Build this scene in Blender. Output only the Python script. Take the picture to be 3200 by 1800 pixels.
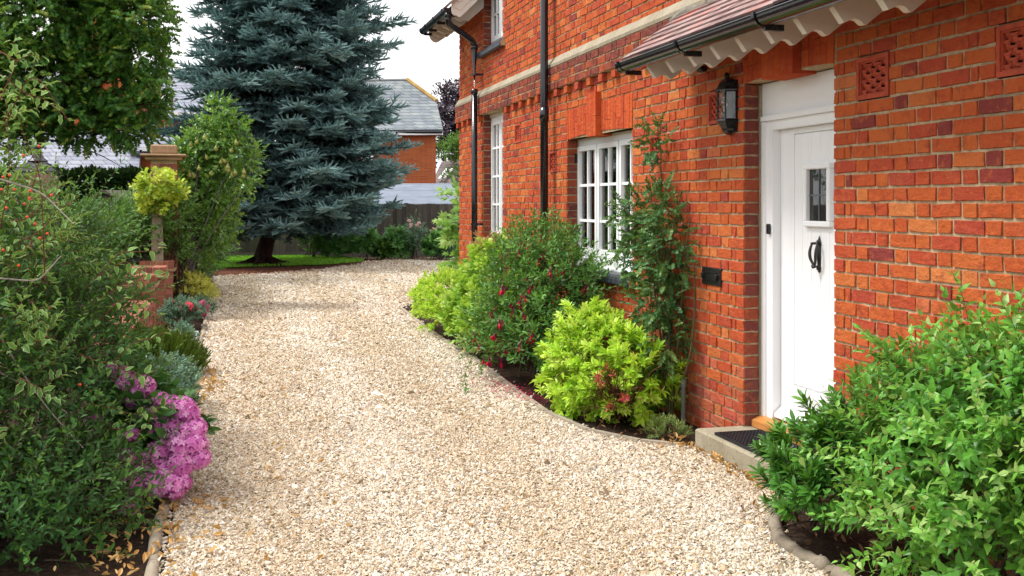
import bpy, math, random
import numpy as np
from mathutils.geometry import tessellate_polygon
from mathutils import Vector
for o in list(bpy.data.objects): bpy.data.objects.remove(o)
SC = bpy.context.scene
COL = SC.collection
rng = np.random.default_rng(7)
random.seed(7)
R = math.radians

# ------------------------------------------------------------------ camera
FPX, YAW = 3300.0, math.atan(885/3300)
S_, C_, DW, EYE, HOR = math.sin(YAW), math.cos(YAW), 3.16, 1.54, 635.0
cam = bpy.data.cameras.new('camera'); camo = bpy.data.objects.new('camera', cam); COL.objects.link(camo)
cam.sensor_width = 36; cam.lens = 36*FPX/3200; cam.shift_y = -(900-HOR)/3200; cam.clip_end = 3000; cam.clip_start = .05
camo.location = (-DW, 0, EYE); camo.rotation_euler = (R(90), 0, -YAW)
SC.camera = camo
# ------------------------------------------------------------------ light
w = bpy.data.worlds.new('World'); SC.world = w; w.use_nodes = True
nt = w.node_tree; nt.nodes.clear()
sky = nt.nodes.new('ShaderNodeTexSky'); sky.sky_type = 'NISHITA'; sky.sun_disc = False
SUN_EL, SUN_AZ = R(58), R(290)       # azimuth measured clockwise from +y
sky.sun_elevation = SUN_EL; sky.sun_rotation = SUN_AZ
sky.dust_density = 3.0; sky.ozone_density = 1.0; sky.air_density = 1.0
hs = nt.nodes.new('ShaderNodeHueSaturation'); hs.inputs['Saturation'].default_value = .12; hs.inputs['Value'].default_value = 1.0
tc = nt.nodes.new('ShaderNodeTexCoord')
cn = nt.nodes.new('ShaderNodeTexNoise'); cn.inputs['Scale'].default_value = 2.2; cn.inputs['Detail'].default_value = 5
cr = nt.nodes.new('ShaderNodeMapRange'); cr.inputs['To Min'].default_value = 12.5; cr.inputs['To Max'].default_value = 15.5
mx = nt.nodes.new('ShaderNodeMix'); mx.data_type = 'RGBA'; mx.inputs['Factor'].default_value = .72
cc = nt.nodes.new('ShaderNodeCombineColor')
bg = nt.nodes.new('ShaderNodeBackground'); bg.inputs['Strength'].default_value = .078
wo = nt.nodes.new('ShaderNodeOutputWorld')
L = nt.links.new
L(tc.outputs['Generated'], cn.inputs['Vector']); L(cn.outputs['Fac'], cr.inputs['Value'])
for i in range(3): L(cr.outputs['Result'], cc.inputs[i])
L(sky.outputs['Color'], hs.inputs['Color']); L(hs.outputs['Color'], mx.inputs['A']); L(cc.outputs['Color'], mx.inputs['B'])
L(mx.outputs['Result'], bg.inputs['Color']); L(bg.outputs['Background'], wo.inputs['Surface'])
sl = bpy.data.lights.new('sun', 'SUN'); sl.energy = 2.3; sl.angle = R(15); sl.color = (1, .96, .9)
so = bpy.data.objects.new('sun', sl); COL.objects.link(so); so.location = (-10, -5, 20)
dirv = Vector((math.sin(SUN_AZ)*math.cos(SUN_EL), math.cos(SUN_AZ)*math.cos(SUN_EL), math.sin(SUN_EL)))
so.rotation_euler = dirv.to_track_quat('Z', 'Y').to_euler()
SC.view_settings.view_transform = 'Standard'; SC.view_settings.look = 'None'
SC.view_settings.exposure = .8; SC.view_settings.gamma = 1.0
SC.cycles.max_bounces = 6; SC.cycles.diffuse_bounces = 3; SC.cycles.glossy_bounces = 3
SC.cycles.transmission_bounces = 4; SC.cycles.transparent_max_bounces = 6
SC.cycles.use_denoising = True
SC.render.resolution_x = 1024; SC.render.resolution_y = 576

# ------------------------------------------------------------------ geometry helpers
def at(px, py, Z):                     # the point Z metres in front of the lens
    u = (px-1600)/FPX
    return np.array((-DW+(S_+C_*u)*Z, (C_-S_*u)*Z, EYE-(py-HOR)/FPX*Z))
def nrm(a): return a/np.maximum(np.linalg.norm(a, axis=-1, keepdims=True), 1e-9)
def rots(d, up):
    X = nrm(d); Y = nrm(np.cross(up, X)); Zz = np.cross(X, Y)
    return np.stack((X, Y, Zz), axis=-1)

class MB:
    def __init__(s): s.V = []; s.F = []; s.A = []; s.B = []; s.n = 0
    def add(s, V, F, rnd=0., par=0., mat=0):
        V = np.asarray(V, float).reshape(-1, 3); F = np.asarray(F, np.int64)
        if len(V) == 0 or len(F) == 0: return s
        s.V.append(V); s.F.append((F+s.n, np.broadcast_to(np.asarray(mat), (len(F),))))
        s.A.append(np.broadcast_to(np.asarray(rnd, float), (len(V),))); s.B.append(np.broadcast_to(np.asarray(par, float), (len(V),)))
        s.n += len(V); return s
    def hexa(s, c, rnd=0., par=0., mat=0):   # 8 corners: bottom loop then top loop
        return s.add(c, [(0,3,2,1),(4,5,6,7),(0,1,5,4),(1,2,6,5),(2,3,7,6),(3,0,4,7)], rnd, par, mat)
    def box(s, x0, x1, y0, y1, z0, z1, rnd=0., par=0., mat=0):
        return s.hexa([(x0,y0,z0),(x1,y0,z0),(x1,y1,z0),(x0,y1,z0),(x0,y0,z1),(x1,y0,z1),(x1,y1,z1),(x0,y1,z1)], rnd, par, mat)
    def bbox(s, x0, x1, y0, y1, z0, z1, b=.004, **k):   # box with chamfered edges
        V = []
        for z, i in ((z0, b), (z0+b, 0), (z1-b, 0), (z1, b)):
            a0, a1, c0, c1 = x0+i, x1-i, y0+i, y1-i
            if i: V += [(a0,c0,z),(a0,c0,z),(a1,c0,z),(a1,c0,z),(a1,c1,z),(a1,c1,z),(a0,c1,z),(a0,c1,z)]
            else: V += [(a0,c0+b,z),(a0+b,c0,z),(a1-b,c0,z),(a1,c0+b,z),(a1,c1-b,z),(a1-b,c1,z),(a0+b,c1,z),(a0,c1-b,z)]
        F = []
        for r in range(3):
            for i in range(8): j = (i+1) % 8; F.append((r*8+i, r*8+j, r*8+8+j, r*8+8+i))
        s.add(V, F, **k); o = s.n-32
        s.F.append((np.array([(o+6, o+4, o+2, o+0), (o+24, o+26, o+28, o+30)]), np.broadcast_to(np.asarray(k.get('mat', 0)), (2,))))
        return s
    def tube(s, P, rad, n=8, cap=True, rnd=0., par=0., mat=0):
        P = np.asarray(P, float); m = len(P); rad = np.broadcast_to(np.asarray(rad, float), (m,))
        T = np.gradient(P, axis=0); T = nrm(T)
        ref = np.array((0, 0, 1.)) if abs(T[:, 2]).mean() < .85 else np.array((1., 0, 0))
        A = nrm(np.cross(T, ref)); B = np.cross(T, A)
        an = np.arange(n)*2*math.pi/n
        V = P[:, None]+rad[:, None, None]*(np.cos(an)[None, :, None]*A[:, None]+np.sin(an)[None, :, None]*B[:, None])
        i = np.arange(m-1)[:, None]*n; j = np.arange(n)[None]; k = (j+1) % n
        F = np.stack((i+j, i+k, i+n+k, i+n+j), -1).reshape(-1, 4)
        V = V.reshape(-1, 3); s.add(V, F, rnd, par, mat)
        if cap and n >= 4:
            o = s.n-m*n
            for b, rev in ((0, True), ((m-1)*n, False)):
                idx = [o+b+q for q in range(n)]
                if rev: idx = idx[::-1]
                s.F.append((np.array([(idx[0], idx[q], idx[q+1]) for q in range(1, n-1)]), np.broadcast_to(np.asarray(mat), (n-2,))))
        return s
    def prism(s, poly, f0, f1, rnd=0., par=0., mat=0):   # poly 2d, f0/f1 map (u,v)->xyz
        n = len(poly); V = [f0(*p) for p in poly]+[f1(*p) for p in poly]
        tri = [tuple(t) for t in tessellate_polygon([[Vector((p[0], p[1], 0)) for p in poly]])]
        s.add(V, [(i, (i+1) % n, n+(i+1) % n, n+i) for i in range(n)], rnd, par, mat)
        o = s.n-2*n
        T = np.array(tri)
        s.F.append((T[:, ::-1]+o, np.broadcast_to(np.asarray(mat), (len(T),)))); s.F.append((T+o+n, np.broadcast_to(np.asarray(mat), (len(T),))))
        return s
    def lathe(s, prof, c, n=16, a0=0., a1=2*math.pi, sx=1., sy=1., rnd=0., par=0., mat=0):
        full = abs(a1-a0-2*math.pi) < 1e-6; m = n if full else n+1
        an = a0+(a1-a0)*np.arange(m)/n
        V = [(c[0]+r*math.cos(a)*sx, c[1]+r*math.sin(a)*sy, c[2]+z) for r, z in prof for a in an]
        F = [(i*m+j, i*m+(j+1) % m, i*m+m+(j+1) % m, i*m+m+j) for i in range(len(prof)-1) for j in range(n)]
        return s.add(V, F, rnd, par, mat)
    def scatter(s, T, P, Rm, sc, rnd=None, mat=None):
        Vt, Ft, rt, pt, mt = T; m = len(P)
        if m == 0: return s
        sc = np.broadcast_to(np.asarray(sc, float), (m,))
        V = np.einsum('mij,nj->mni', Rm, Vt)*sc[:, None, None]+P[:, None]
        F = (Ft[None]+(np.arange(m)*len(Vt))[:, None, None]).reshape(-1, Ft.shape[1])
        r = rt[None]+(0 if rnd is None else np.broadcast_to(np.asarray(rnd, float), (m,))[:, None])
        return s.add(V.reshape(-1, 3), F, np.broadcast_to(r, (m, len(Vt))).reshape(-1), np.tile(pt, m), np.tile(mt, m))
    def tmpl(s):                                   # as a template of triangles
        tri = []; mt = []
        for F, m in s.F:
            if F.shape[1] == 4:
                tri += [F[:, [0,1,2]], F[:, [0,2,3]]]; mt += [m, m]
            else: tri.append(F); mt.append(m)
        return (np.concatenate(s.V), np.concatenate(tri), np.concatenate(s.A), np.concatenate(s.B), np.concatenate(mt))
    def mesh(s, name, mats, smooth=False):
        me = bpy.data.meshes.new(name)
        V = np.concatenate(s.V); me.vertices.add(len(V)); me.vertices.foreach_set('co', V.astype(np.float32).ravel())
        F3 = [(F, m) for F, m in s.F if F.shape[1] == 3]; F4 = [(F, m) for F, m in s.F if F.shape[1] == 4]
        lo, tot, mi = [], [], []
        for G, k in ((F3, 3), (F4, 4)):
            for F, m in G: lo.append(F.ravel()); tot.append(np.full(len(F), k)); mi.append(m)
        lo = np.concatenate(lo); tot = np.concatenate(tot); mi = np.concatenate(mi)
        me.loops.add(len(lo)); me.loops.foreach_set('vertex_index', lo.astype(np.int32))
        me.polygons.add(len(tot)); st = np.concatenate(([0], np.cumsum(tot)[:-1]))
        me.polygons.foreach_set('loop_start', st.astype(np.int32)); me.polygons.foreach_set('loop_total', tot.astype(np.int32))
        me.polygons.foreach_set('material_index', mi.astype(np.int32))
        for m in (mats if isinstance(mats, (list, tuple)) else [mats]): me.materials.append(m)
        for nm, dat in (('rnd', s.A), ('par', s.B)):
            at_ = me.attributes.new(nm, 'FLOAT', 'POINT'); at_.data.foreach_set('value', np.concatenate(dat).astype(np.float32))
        me.update(calc_edges=True); me.validate()
        me.polygons.foreach_set('use_smooth', np.full(len(me.polygons), bool(smooth)))
        return me
    def build(s, name, mats, parent=None, smooth=False):
        o = bpy.data.objects.new(name, s.mesh(name, mats, smooth)); COL.objects.link(o)
        if parent is not None: o.parent = parent
        return o
def tag(o, label=None, cat=None, group=None, kind=None):
    if label: o['label'] = label
    if cat: o['category'] = cat
    if group: o['group'] = group
    if kind: o['kind'] = kind
    return o
def thing(name, label, cat, loc=(0, 0, 0), group=None):
    o = bpy.data.objects.new(name, None); COL.objects.link(o); o.empty_display_size = .1
    tag(o, label, cat, group); o.location = loc
    return o
def child(o, p):                                   # parent keeping world coordinates (things have no rotation)
    o.parent = p; o.location = Vector(o.location)-Vector(p.location); return o
def copyo(o, parent, loc=None, name=None):
    c = o.copy(); COL.objects.link(c); c.parent = parent
    if loc is not None: c.location = loc
    return c

# ------------------------------------------------------------------ materials
class NT:
    def __init__(s, name):
        s.m = bpy.data.materials.new(name); s.m.use_nodes = True; s.t = s.m.node_tree
        s.b = s.t.nodes['Principled BSDF']; s.o = s.t.nodes['Material Output']; s._p = None
    def n(s, t, **k):
        x = s.t.nodes.new('ShaderNode'+t)
        for a, v in k.items():
            if hasattr(x, a): setattr(x, a, v)
            else: x.inputs[a.replace('_', ' ')].default_value = v
        return x
    def l(s, a, b): s.t.links.new(a, b)
    def pos(s):
        if s._p is None: s._p = s.n('TexCoord').outputs['Object']
        return s._p
    def attr(s, nm): return s.n('Attribute', attribute_name=nm).outputs['Fac']
    def noise(s, scale, detail=4, rough=.6, vec=None, stretch=None):
        x = s.n('TexNoise'); x.inputs['Scale'].default_value = scale; x.inputs['Detail'].default_value = detail; x.inputs['Roughness'].default_value = rough
        v = vec or s.pos()
        if stretch:
            mp = s.n('Mapping'); mp.inputs['Scale'].default_value = stretch; s.l(v, mp.inputs['Vector']); v = mp.outputs['Vector']
        s.l(v, x.inputs['Vector']); return x.outputs['Fac']
    def ramp(s, fac, stops, interp='LINEAR'):
        x = s.n('ValToRGB'); cr_ = x.color_ramp; cr_.interpolation = interp
        while len(cr_.elements) < len(stops): cr_.elements.new(.5)
        for e, (p, c) in zip(cr_.elements, stops): e.position = p; e.color = (*c, 1) if len(c) == 3 else c
        s.l(fac, x.inputs['Fac']); return x.outputs['Color']
    def math(s, op, a, b=None, clamp=False):
        x = s.n('Math', operation=op, use_clamp=clamp)
        for i, v in enumerate((a, b)):
            if v is None: continue
            if isinstance(v, (int, float)): x.inputs[i].default_value = v
            else: s.l(v, x.inputs[i])
        return x.outputs[0]
    def mix(s, f, a, b, blend='MIX'):
        x = s.n('Mix', data_type='RGBA', blend_type=blend)
        for nm, v in (('Factor', f), ('A', a), ('B', b)):
            i = x.inputs[nm] if nm == 'Factor' else [q for q in x.inputs if q.name == nm and q.type == 'RGBA'][0]
            if isinstance(v, (int, float)): i.default_value = v
            elif isinstance(v, tuple): i.default_value = (*v, 1)
            else: s.l(v, i)
        return [q for q in x.outputs if q.type == 'RGBA'][0]
    def sm(s, f, a, b):    # smoothstep map
        x = s.n('MapRange', interpolation_type='SMOOTHSTEP'); x.inputs['From Min'].default_value = a; x.inputs['From Max'].default_value = b
        s.l(f, x.inputs['Value']); return x.outputs['Result']
    def bump(s, h, strength=.4, dist=.005):
        x = s.n('Bump'); x.inputs['Strength'].default_value = strength; x.inputs['Distance'].default_value = dist
        s.l(h, x.inputs['Height']); s.l(x.outputs['Normal'], s.b.inputs['Normal'])
    def fin(s, col=None, rough=.6, spec=.5, metal=0.):
        if col is not None:
            if isinstance(col, tuple): s.b.inputs['Base Color'].default_value = (*col, 1)
            else: s.l(col, s.b.inputs['Base Color'])
        if isinstance(rough, (int, float)): s.b.inputs['Roughness'].default_value = rough
        else: s.l(rough, s.b.inputs['Roughness'])
        s.b.inputs['Specular IOR Level'].default_value = spec; s.b.inputs['Metallic'].default_value = metal
        return s.m

def m_plain(name, col, rough=.5, spec=.5, metal=0., var=.12, scale=6., bump=0.):
    t = NT(name); n = t.noise(scale, 5)
    c = t.mix(t.sm(n, .3, .7), tuple(v*(1-var) for v in col), tuple(min(1, v*(1+var)) for v in col))
    if bump: t.bump(t.noise(scale*12, 4), bump, .003)
    return t.fin(c, rough, spec, metal)
def m_brick(name, stops, dark=.42, fine=.35):
    t = NT(name); r = t.attr('rnd')
    base = t.ramp(r, stops)
    n1 = t.noise(14, 5, .65); n2 = t.noise(70, 5, .7); n3 = t.noise(5, 3)
    c = t.mix(t.math('MULTIPLY', t.sm(n1, .5, .66), dark), base, (.20, .04, .032))
    c = t.mix(t.math('MULTIPLY', t.sm(t.noise(22, 4, .6), .52, .7), .45), c, (.56, .16, .045))
    c = t.mix(t.math('MULTIPLY', t.sm(n3, .52, .75), .25), c, (.50, .16, .07))
    c = t.mix(t.math('MULTIPLY', t.sm(n2, .53, .72), fine), c, (.09, .026, .018))
    n4 = t.noise(160, 3, .6)
    c = t.mix(t.math('MULTIPLY', t.sm(n4, .69, .76), .35), c, (.6, .42, .34))
    sz = t.n('SeparateXYZ'); t.l(t.pos(), sz.inputs[0]); lowf = t.math('MULTIPLY', t.math('SUBTRACT', 1.0, t.sm(sz.outputs[2], .1, .75)), t.sm(t.noise(3.5, 4), .38, .62))
    c = t.mix(t.math('MULTIPLY', lowf, .45), c, (.34, .13, .095))
    h = t.math('ADD', t.math('MULTIPLY', t.noise(45, 6, .7), .8), t.math('MULTIPLY', t.noise(16, 3, .5, stretch=(1, 1, 2.2)), .8))
    t.bump(h, 1.0, .010)
    return t.fin(c, .9, .12)
BRK = [(0, (.20, .042, .040)), (.10, (.31, .052, .040)), (.25, (.41, .066, .036)), (.45, (.44, .074, .030)), (.65, (.48, .096, .030)), (.82, (.51, .120, .034)), (.93, (.58, .19, .060)), (1, (.50, .095, .065))]
DRK = [(0, (.14, .045, .042)), (.4, (.22, .055, .04)), (.7, (.32, .07, .035)), (1, (.44, .10, .035))]
M = {}
M['brick'] = m_brick('brick', BRK)
M['brick_dark'] = m_brick('dark_and_shaded_brick', DRK)
M['rubbed'] = m_brick('rubbed_brick', [(0, (.42, .06, .025)), (1, (.56, .1, .028))], .15, .12)
M['terracotta'] = m_plain('terracotta', (.40, .065, .03), .75, .3, var=.2, scale=20, bump=.2)
def m_mortar():
    t = NT('mortar'); n = t.noise(30, 6, .7); n2 = t.noise(2.2, 4)
    c = t.ramp(n, [(.3, (.28, .20, .12)), (.5, (.45, .34, .21)), (.7, (.58, .46, .31))])
    c = t.mix(t.math('MULTIPLY', t.sm(n2, .5, .75), .6), c, (.14, .11, .075))
    t.bump(t.noise(140, 5, .7), .8, .004); return t.fin(c, .95, .1)
M['mortar'] = m_mortar()
def m_paint():
    t = NT('white_paint'); n = t.noise(9, 6)
    c = t.mix(t.math('MULTIPLY', t.sm(n, .5, .8), .25), (.88, .89, .91), (.80, .81, .83))
    n2 = t.noise(60, 4); c = t.mix(t.math('MULTIPLY', t.sm(n2, .68, .74), .3), c, (.5, .47, .42))
    t.bump(t.noise(80, 3, stretch=(1, 1, .15)), .08, .001); return t.fin(c, .38, .4)
M['paint'] = m_paint()
M['cream'] = m_plain('cream_paint', (.66, .60, .54), .5, .4, var=.06, bump=.06)
def m_black():
    t = NT('black_paint'); n = t.noise(40, 6)
    c = t.mix(t.sm(n, .5, .8), (.006, .007, .012), (.03, .033, .04))
    return t.fin(c, .18, .6)
M['black'] = m_black()
M['blackmat'] = m_plain('black_rubber', (.012, .013, .017), .5, .4, var=.4)
M['iron'] = m_plain('cast_iron', (.01, .01, .012), .3, .6, var=.4, bump=.3)
def m_stone(name, a, b, moss=.0, sc=3.):
    t = NT(name); n = t.noise(sc, 8, .7); c = t.ramp(n, [(.3, a), (.7, b)])
    n2 = t.noise(sc*16, 4); c = t.mix(t.math('MULTIPLY', t.sm(n2, .5, .7), .45), c, tuple(v*.45 for v in a))
    if moss: c = t.mix(t.math('MULTIPLY', t.sm(t.noise(sc*2.2, 4), .52, .68), moss), c, (.07, .10, .02))
    n3 = t.noise(sc*30, 2); c = t.mix(t.math('MULTIPLY', t.sm(n3, .66, .74), .5), c, (.5, .48, .42))
    t.bump(t.noise(sc*25, 6, .75), .6, .006); return t.fin(c, .9, .2)
M['stone'] = m_stone('band_stone', (.27, .23, .16), (.42, .37, .28))
M['step'] = m_stone('step_concrete', (.26, .22, .15), (.44, .39, .30), .25)
M['edging'] = m_stone('edging_stone', (.20, .16, .12), (.36, .31, .24), .75)
M['edging_pale'] = m_stone('edging_pale', (.28, .23, .17), (.44, .38, .30), .1)
M['fillet'] = m_stone('cement_fillet', (.13, .12, .1), (.34, .31, .26), .2, 9.)
M['slab'] = m_stone('grey_slab', (.36, .38, .4), (.55, .57, .6), .0, 5.)
M['blue'] = m_plain('engineering_brick', (.055, .065, .085), .32, .5, var=.3, scale=12, bump=.1)
def m_timber(name, a, b, sc=8., st=(1, 1, .08), rough=.8):
    t = NT(name); n = t.noise(sc*4, 6, .7, stretch=st); r = t.attr('rnd')
    c = t.ramp(n, [(.25, a), (.75, b)]); c = t.mix(t.math('MULTIPLY', r, .75), c, tuple(v*.45 for v in a))
    t.bump(n, .3, .003); return t.fin(c, rough, .25)
M['fence_dark'] = m_timber('weathered_dark_board', (.06, .053, .047), (.19, .165, .14))
M['fence_light'] = m_timber('weathered_pale_board', (.10, .085, .07), (.25, .215, .18))
M['oak'] = m_timber('varnished_oak', (.35, .13, .03), (.6, .27, .08), 8, (.1, .1, 1), .35)
M['shedwood'] = m_timber('shed_board', (.07, .06, .05), (.17, .15, .12), 6, (.1, .1, 1))
M['post'] = m_timber('split_post', (.14, .09, .06), (.4, .29, .2), 9)
def m_tile():
    t = NT('clay_roof_tile'); r = t.attr('rnd'); n = t.noise(9, 6)
    c = t.ramp(r, [(0, (.20, .12, .115)), (.4, (.29, .19, .18)), (.8, (.36, .26, .25)), (.95, (.42, .14, .11)), (1, (.27, .18, .17))])
    c = t.mix(t.math('MULTIPLY', t.sm(n, .5, .7), .4), c, (.42, .37, .35))
    t.bump(t.noise(60, 5), .3, .003); return t.fin(c, .6, .5)
M['tile'] = m_tile()
def m_glass():
    t = NT('window_glass'); t.bump(t.noise(3, 2), .04, .01)
    return t.fin((.012, .014, .016), .02, .9)
M['glass'] = m_glass()
def m_clear():
    t = NT('clear_glass'); g = t.n('BsdfGlossy'); g.inputs['Roughness'].default_value = .03; tr = t.n('BsdfTransparent')
    lw = t.n('LayerWeight'); lw.inputs['Blend'].default_value = .25; ms = t.n('MixShader')
    f = t.math('ADD', lw.outputs['Fresnel'], .06)
    t.l(f, ms.inputs[0]); t.l(tr.outputs[0], ms.inputs[1]); t.l(g.outputs[0], ms.inputs[2]); t.l(ms.outputs[0], t.o.inputs['Surface'])
    return t.m
M['clear'] = m_clear()
M['frost'] = m_plain('frosted_pane', (.35, .34, .28), .25, .6, var=.05)
M['curtain'] = m_plain('curtain_cloth', (.35, .25, .22), .9, .1, var=.3, scale=20)
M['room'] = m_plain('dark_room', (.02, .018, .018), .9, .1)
M['lead'] = m_plain('lead_strip', (.12, .13, .15), .35, .5)

def m_leaf(name, stops, rough=.42, trans=.28, vein=.25, stem=(.12, .09, .05), cream=None, spec=.32):
    t = NT(name); r = t.attr('rnd'); p = t.attr('par')
    c = t.ramp(r, stops)
    n = t.noise(26, 3); c = t.mix(t.math('MULTIPLY', t.sm(n, .45, .75), vein), c, tuple(v*.55 for v in stops[len(stops)//2][1]))
    if cream: c = t.mix(t.sm(p, .62, .95), c, cream)
    geo = t.n('NewGeometry'); c = t.mix(t.math('MULTIPLY', geo.outputs['Backfacing'], .3), c, tuple(min(1, v*1.5+.01) for v in stops[len(stops)//2][1]))
    t.fin(c, rough, spec)
    tl = t.n('BsdfTranslucent'); t.l(t.mix(.5, c, tuple(min(1, v*s_) for v, s_ in zip(stops[-1][1], (1.4, 1.5, .8)))), tl.inputs['Color'])
    ms = t.n('MixShader'); ms.inputs[0].default_value = trans
    t.l(t.b.outputs[0], ms.inputs[1]); t.l(tl.outputs[0], ms.inputs[2]); t.l(ms.outputs[0], t.o.inputs['Surface'])
    return t.m
def m_bark(name, a, b, sc=14.):
    t = NT(name); n = t.noise(sc, 6, .75, stretch=(1, 1, .25)); c = t.ramp(n, [(.3, a), (.7, b)])
    t.bump(n, .8, .02); return t.fin(c, .9, .15)
# ================================================================== THE SETTING
LEFT = -3.42
drive = [(LEFT, -3), (-.7, -3), (-.72, 3.86), (-.75, 4.34), (-.5, 4.8), (-.33, 4.95), (-.31, 6.1), (-.6, 6.33), (-.83, 6.75), (-.92, 7.43), (-.9, 8.3), (-.82, 10), (-.84, 11.4), (-.83, 12.4), (-.72, 15.4), (-.35, 16.4), (1.2, 17), (9, 17.2), (9, 28.9), (1.5, 28.9), (.25, 27.9), (.1, 26.9), (-1.1, 24.9), (-2.4, 23.7), (LEFT, 23.2)]
def sheet(name, poly, z, mat, kind='structure'):
    mb = MB(); tri = np.array([tuple(t) for t in tessellate_polygon([[Vector((p[0], p[1], 0)) for p in poly]])])
    mb.add([(p[0], p[1], z) for p in poly], tri)
    o = mb.build(name, mat); tag(o, kind=kind); return o
def m_soil():
    t = NT('garden_soil'); n = t.noise(35, 7, .75); c = t.ramp(n, [(.3, (.018, .011, .008)), (.5, (.05, .032, .023)), (.72, (.13, .085, .06))])
    t.bump(t.noise(60, 6, .75), 1., .03); return t.fin(c, .95, .1)
M['soil'] = m_soil()
ground = MB(); ground.add([(-600, -600, -.02), (600, -600, -.02), (600, 900, -.02), (-600, 900, -.02)], [(0, 1, 2, 3)])
tag(ground.build('ground', M['soil']), kind='structure')
def m_gravel():
    t = NT('gravel'); v = t.n('TexVoronoi'); v.inputs['Scale'].default_value = 62; t.l(t.pos(), v.inputs['Vector'])
    sx = t.n('SeparateColor'); t.l(v.outputs['Color'], sx.inputs[0])
    c = t.ramp(sx.outputs[0], GRV)
    d = t.n('TexVoronoi'); d.feature = 'DISTANCE_TO_EDGE'; d.inputs['Scale'].default_value = 62; t.l(t.pos(), d.inputs['Vector'])
    e = t.sm(d.outputs['Distance'], .0, .12)
    c = t.mix(e, (.30, .22, .14), c)
    n = t.noise(1.1, 4); c = t.mix(t.math('MULTIPLY', t.sm(n, .5, .75), .2), c, (.5, .35, .19))
    t.bump(t.math('ADD', e, t.math('MULTIPLY', sx.outputs[1], .8)), .6, .008); return t.fin(c, .8, .2)
GRV = [(0, (.55, .47, .36)), (.14, (.68, .60, .47)), (.27, (.50, .35, .19)), (.38, (.84, .80, .72)), (.50, (.38, .24, .11)), (.60, (.66, .56, .42)), (.70, (.27, .19, .12)), (.80, (.74, .66, .54)), (.90, (.90, .87, .81)), (1, (.20, .16, .13))]
M['gravel'] = m_gravel()
def m_pebble():
    t = NT('pebble'); c = t.ramp(t.attr('rnd'), GRV); n = t.noise(180, 3); c = t.mix(t.math('MULTIPLY', t.sm(n, .5, .7), .3), c, (.42, .26, .13))
    sx = t.n('SeparateXYZ'); t.l(t.pos(), sx.inputs[0]); wv = t.math('ADD', sx.outputs[0], t.math('MULTIPLY', t.noise(.45, 3), 1.3))
    tr = t.math('ADD', t.math('MULTIPLY', t.math('SINE', t.math('MULTIPLY', wv, 4.9)), .5), .5); tr = t.math('MULTIPLY', t.math('ADD', tr, t.noise(1.4, 5)), .5)
    c = t.mix(t.math('MULTIPLY', t.sm(tr, .42, .78), .26), c, (.46, .33, .18)); c = t.mix(t.math('MULTIPLY', t.math('SUBTRACT', 1., t.sm(tr, .15, .42)), .25), c, (.86, .81, .72))
    return t.fin(c, .6, .4)
M['pebble'] = m_pebble()
sheet('gravel_drive', drive, 0.0, M['gravel'])
def inpoly(P, poly):
    x, y = P[:, 0], P[:, 1]; ins = np.zeros(len(P), bool); n = len(poly)
    for i in range(n):
        x0, y0 = poly[i]; x1, y1 = poly[(i+1) % n]
        c = ((y0 > y) != (y1 > y)) & (x < (x1-x0)*(y-y0)/((y1-y0) if y1 != y0 else 1e-9)+x0); ins ^= c
    return ins
def pebbles():
    mb = MB(); tot = 0
    for (y0, y1, den, sz, xm) in ((3.3, 5.4, 10500, .0076, -.2), (5.4, 7.5, 8200, .0084, -.2), (7.5, 11.5, 4200, .0108, -.2), (11.5, 16, 2300, .0145, -.2), (16, 22, 900, .019, 2.), (22, 29, 620, .022, 4.5)):
        n = int((y1-y0)*(xm+3.4)*den); P = np.stack((rng.uniform(LEFT-.12, xm, n), rng.uniform(y0, y1, n), np.zeros(n)), 1)
        soft = P+rng.normal(0, .035, P.shape); P = P[inpoly(soft, drive)]; n = len(P)
        dens = .5+.5*np.sin(P[:, 0]*3+P[:, 1]*.7)
        P[:, 2] = rng.uniform(-.001, .008, n)
        V = np.array([(1, 0, 0), (0, 1, 0), (-1, 0, 0), (0, -1, 0), (0, 0, 1), (0, 0, -1)], float)
        F = np.array([(0,1,4),(1,2,4),(2,3,4),(3,0,4),(1,0,5),(2,1,5),(3,2,5),(0,3,5)])
        U = V[None]*(1+rng.uniform(-.35, .35, (n, 6, 1)))+rng.uniform(-.3, .3, (n, 6, 3))
        U *= (sz*rng.lognormal(0, .32, n))[:, None, None]*np.array((1, .8, .6))
        a = rng.uniform(0, 6.28, n); ca, sa = np.cos(a), np.sin(a); tx, ty = rng.normal(0, .4, n), rng.normal(0, .4, n)
        X = U[..., 0]*ca[:, None]-U[..., 1]*sa[:, None]; Y = U[..., 0]*sa[:, None]+U[..., 1]*ca[:, None]; Zz = U[..., 2]+X*tx[:, None]+Y*ty[:, None]
        W = np.stack((X, Y, Zz), -1)+P[:, None]
        mb.add(W.reshape(-1, 3), (F[None]+(np.arange(n)*6)[:, None, None]).reshape(-1, 3), np.repeat(rng.uniform(0, 1, n), 6))
    tag(mb.build('gravel_stones', M['pebble']), 'loose cream and tan gravel chips over the drive', 'gravel', kind='stuff')
pebbles()
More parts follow.
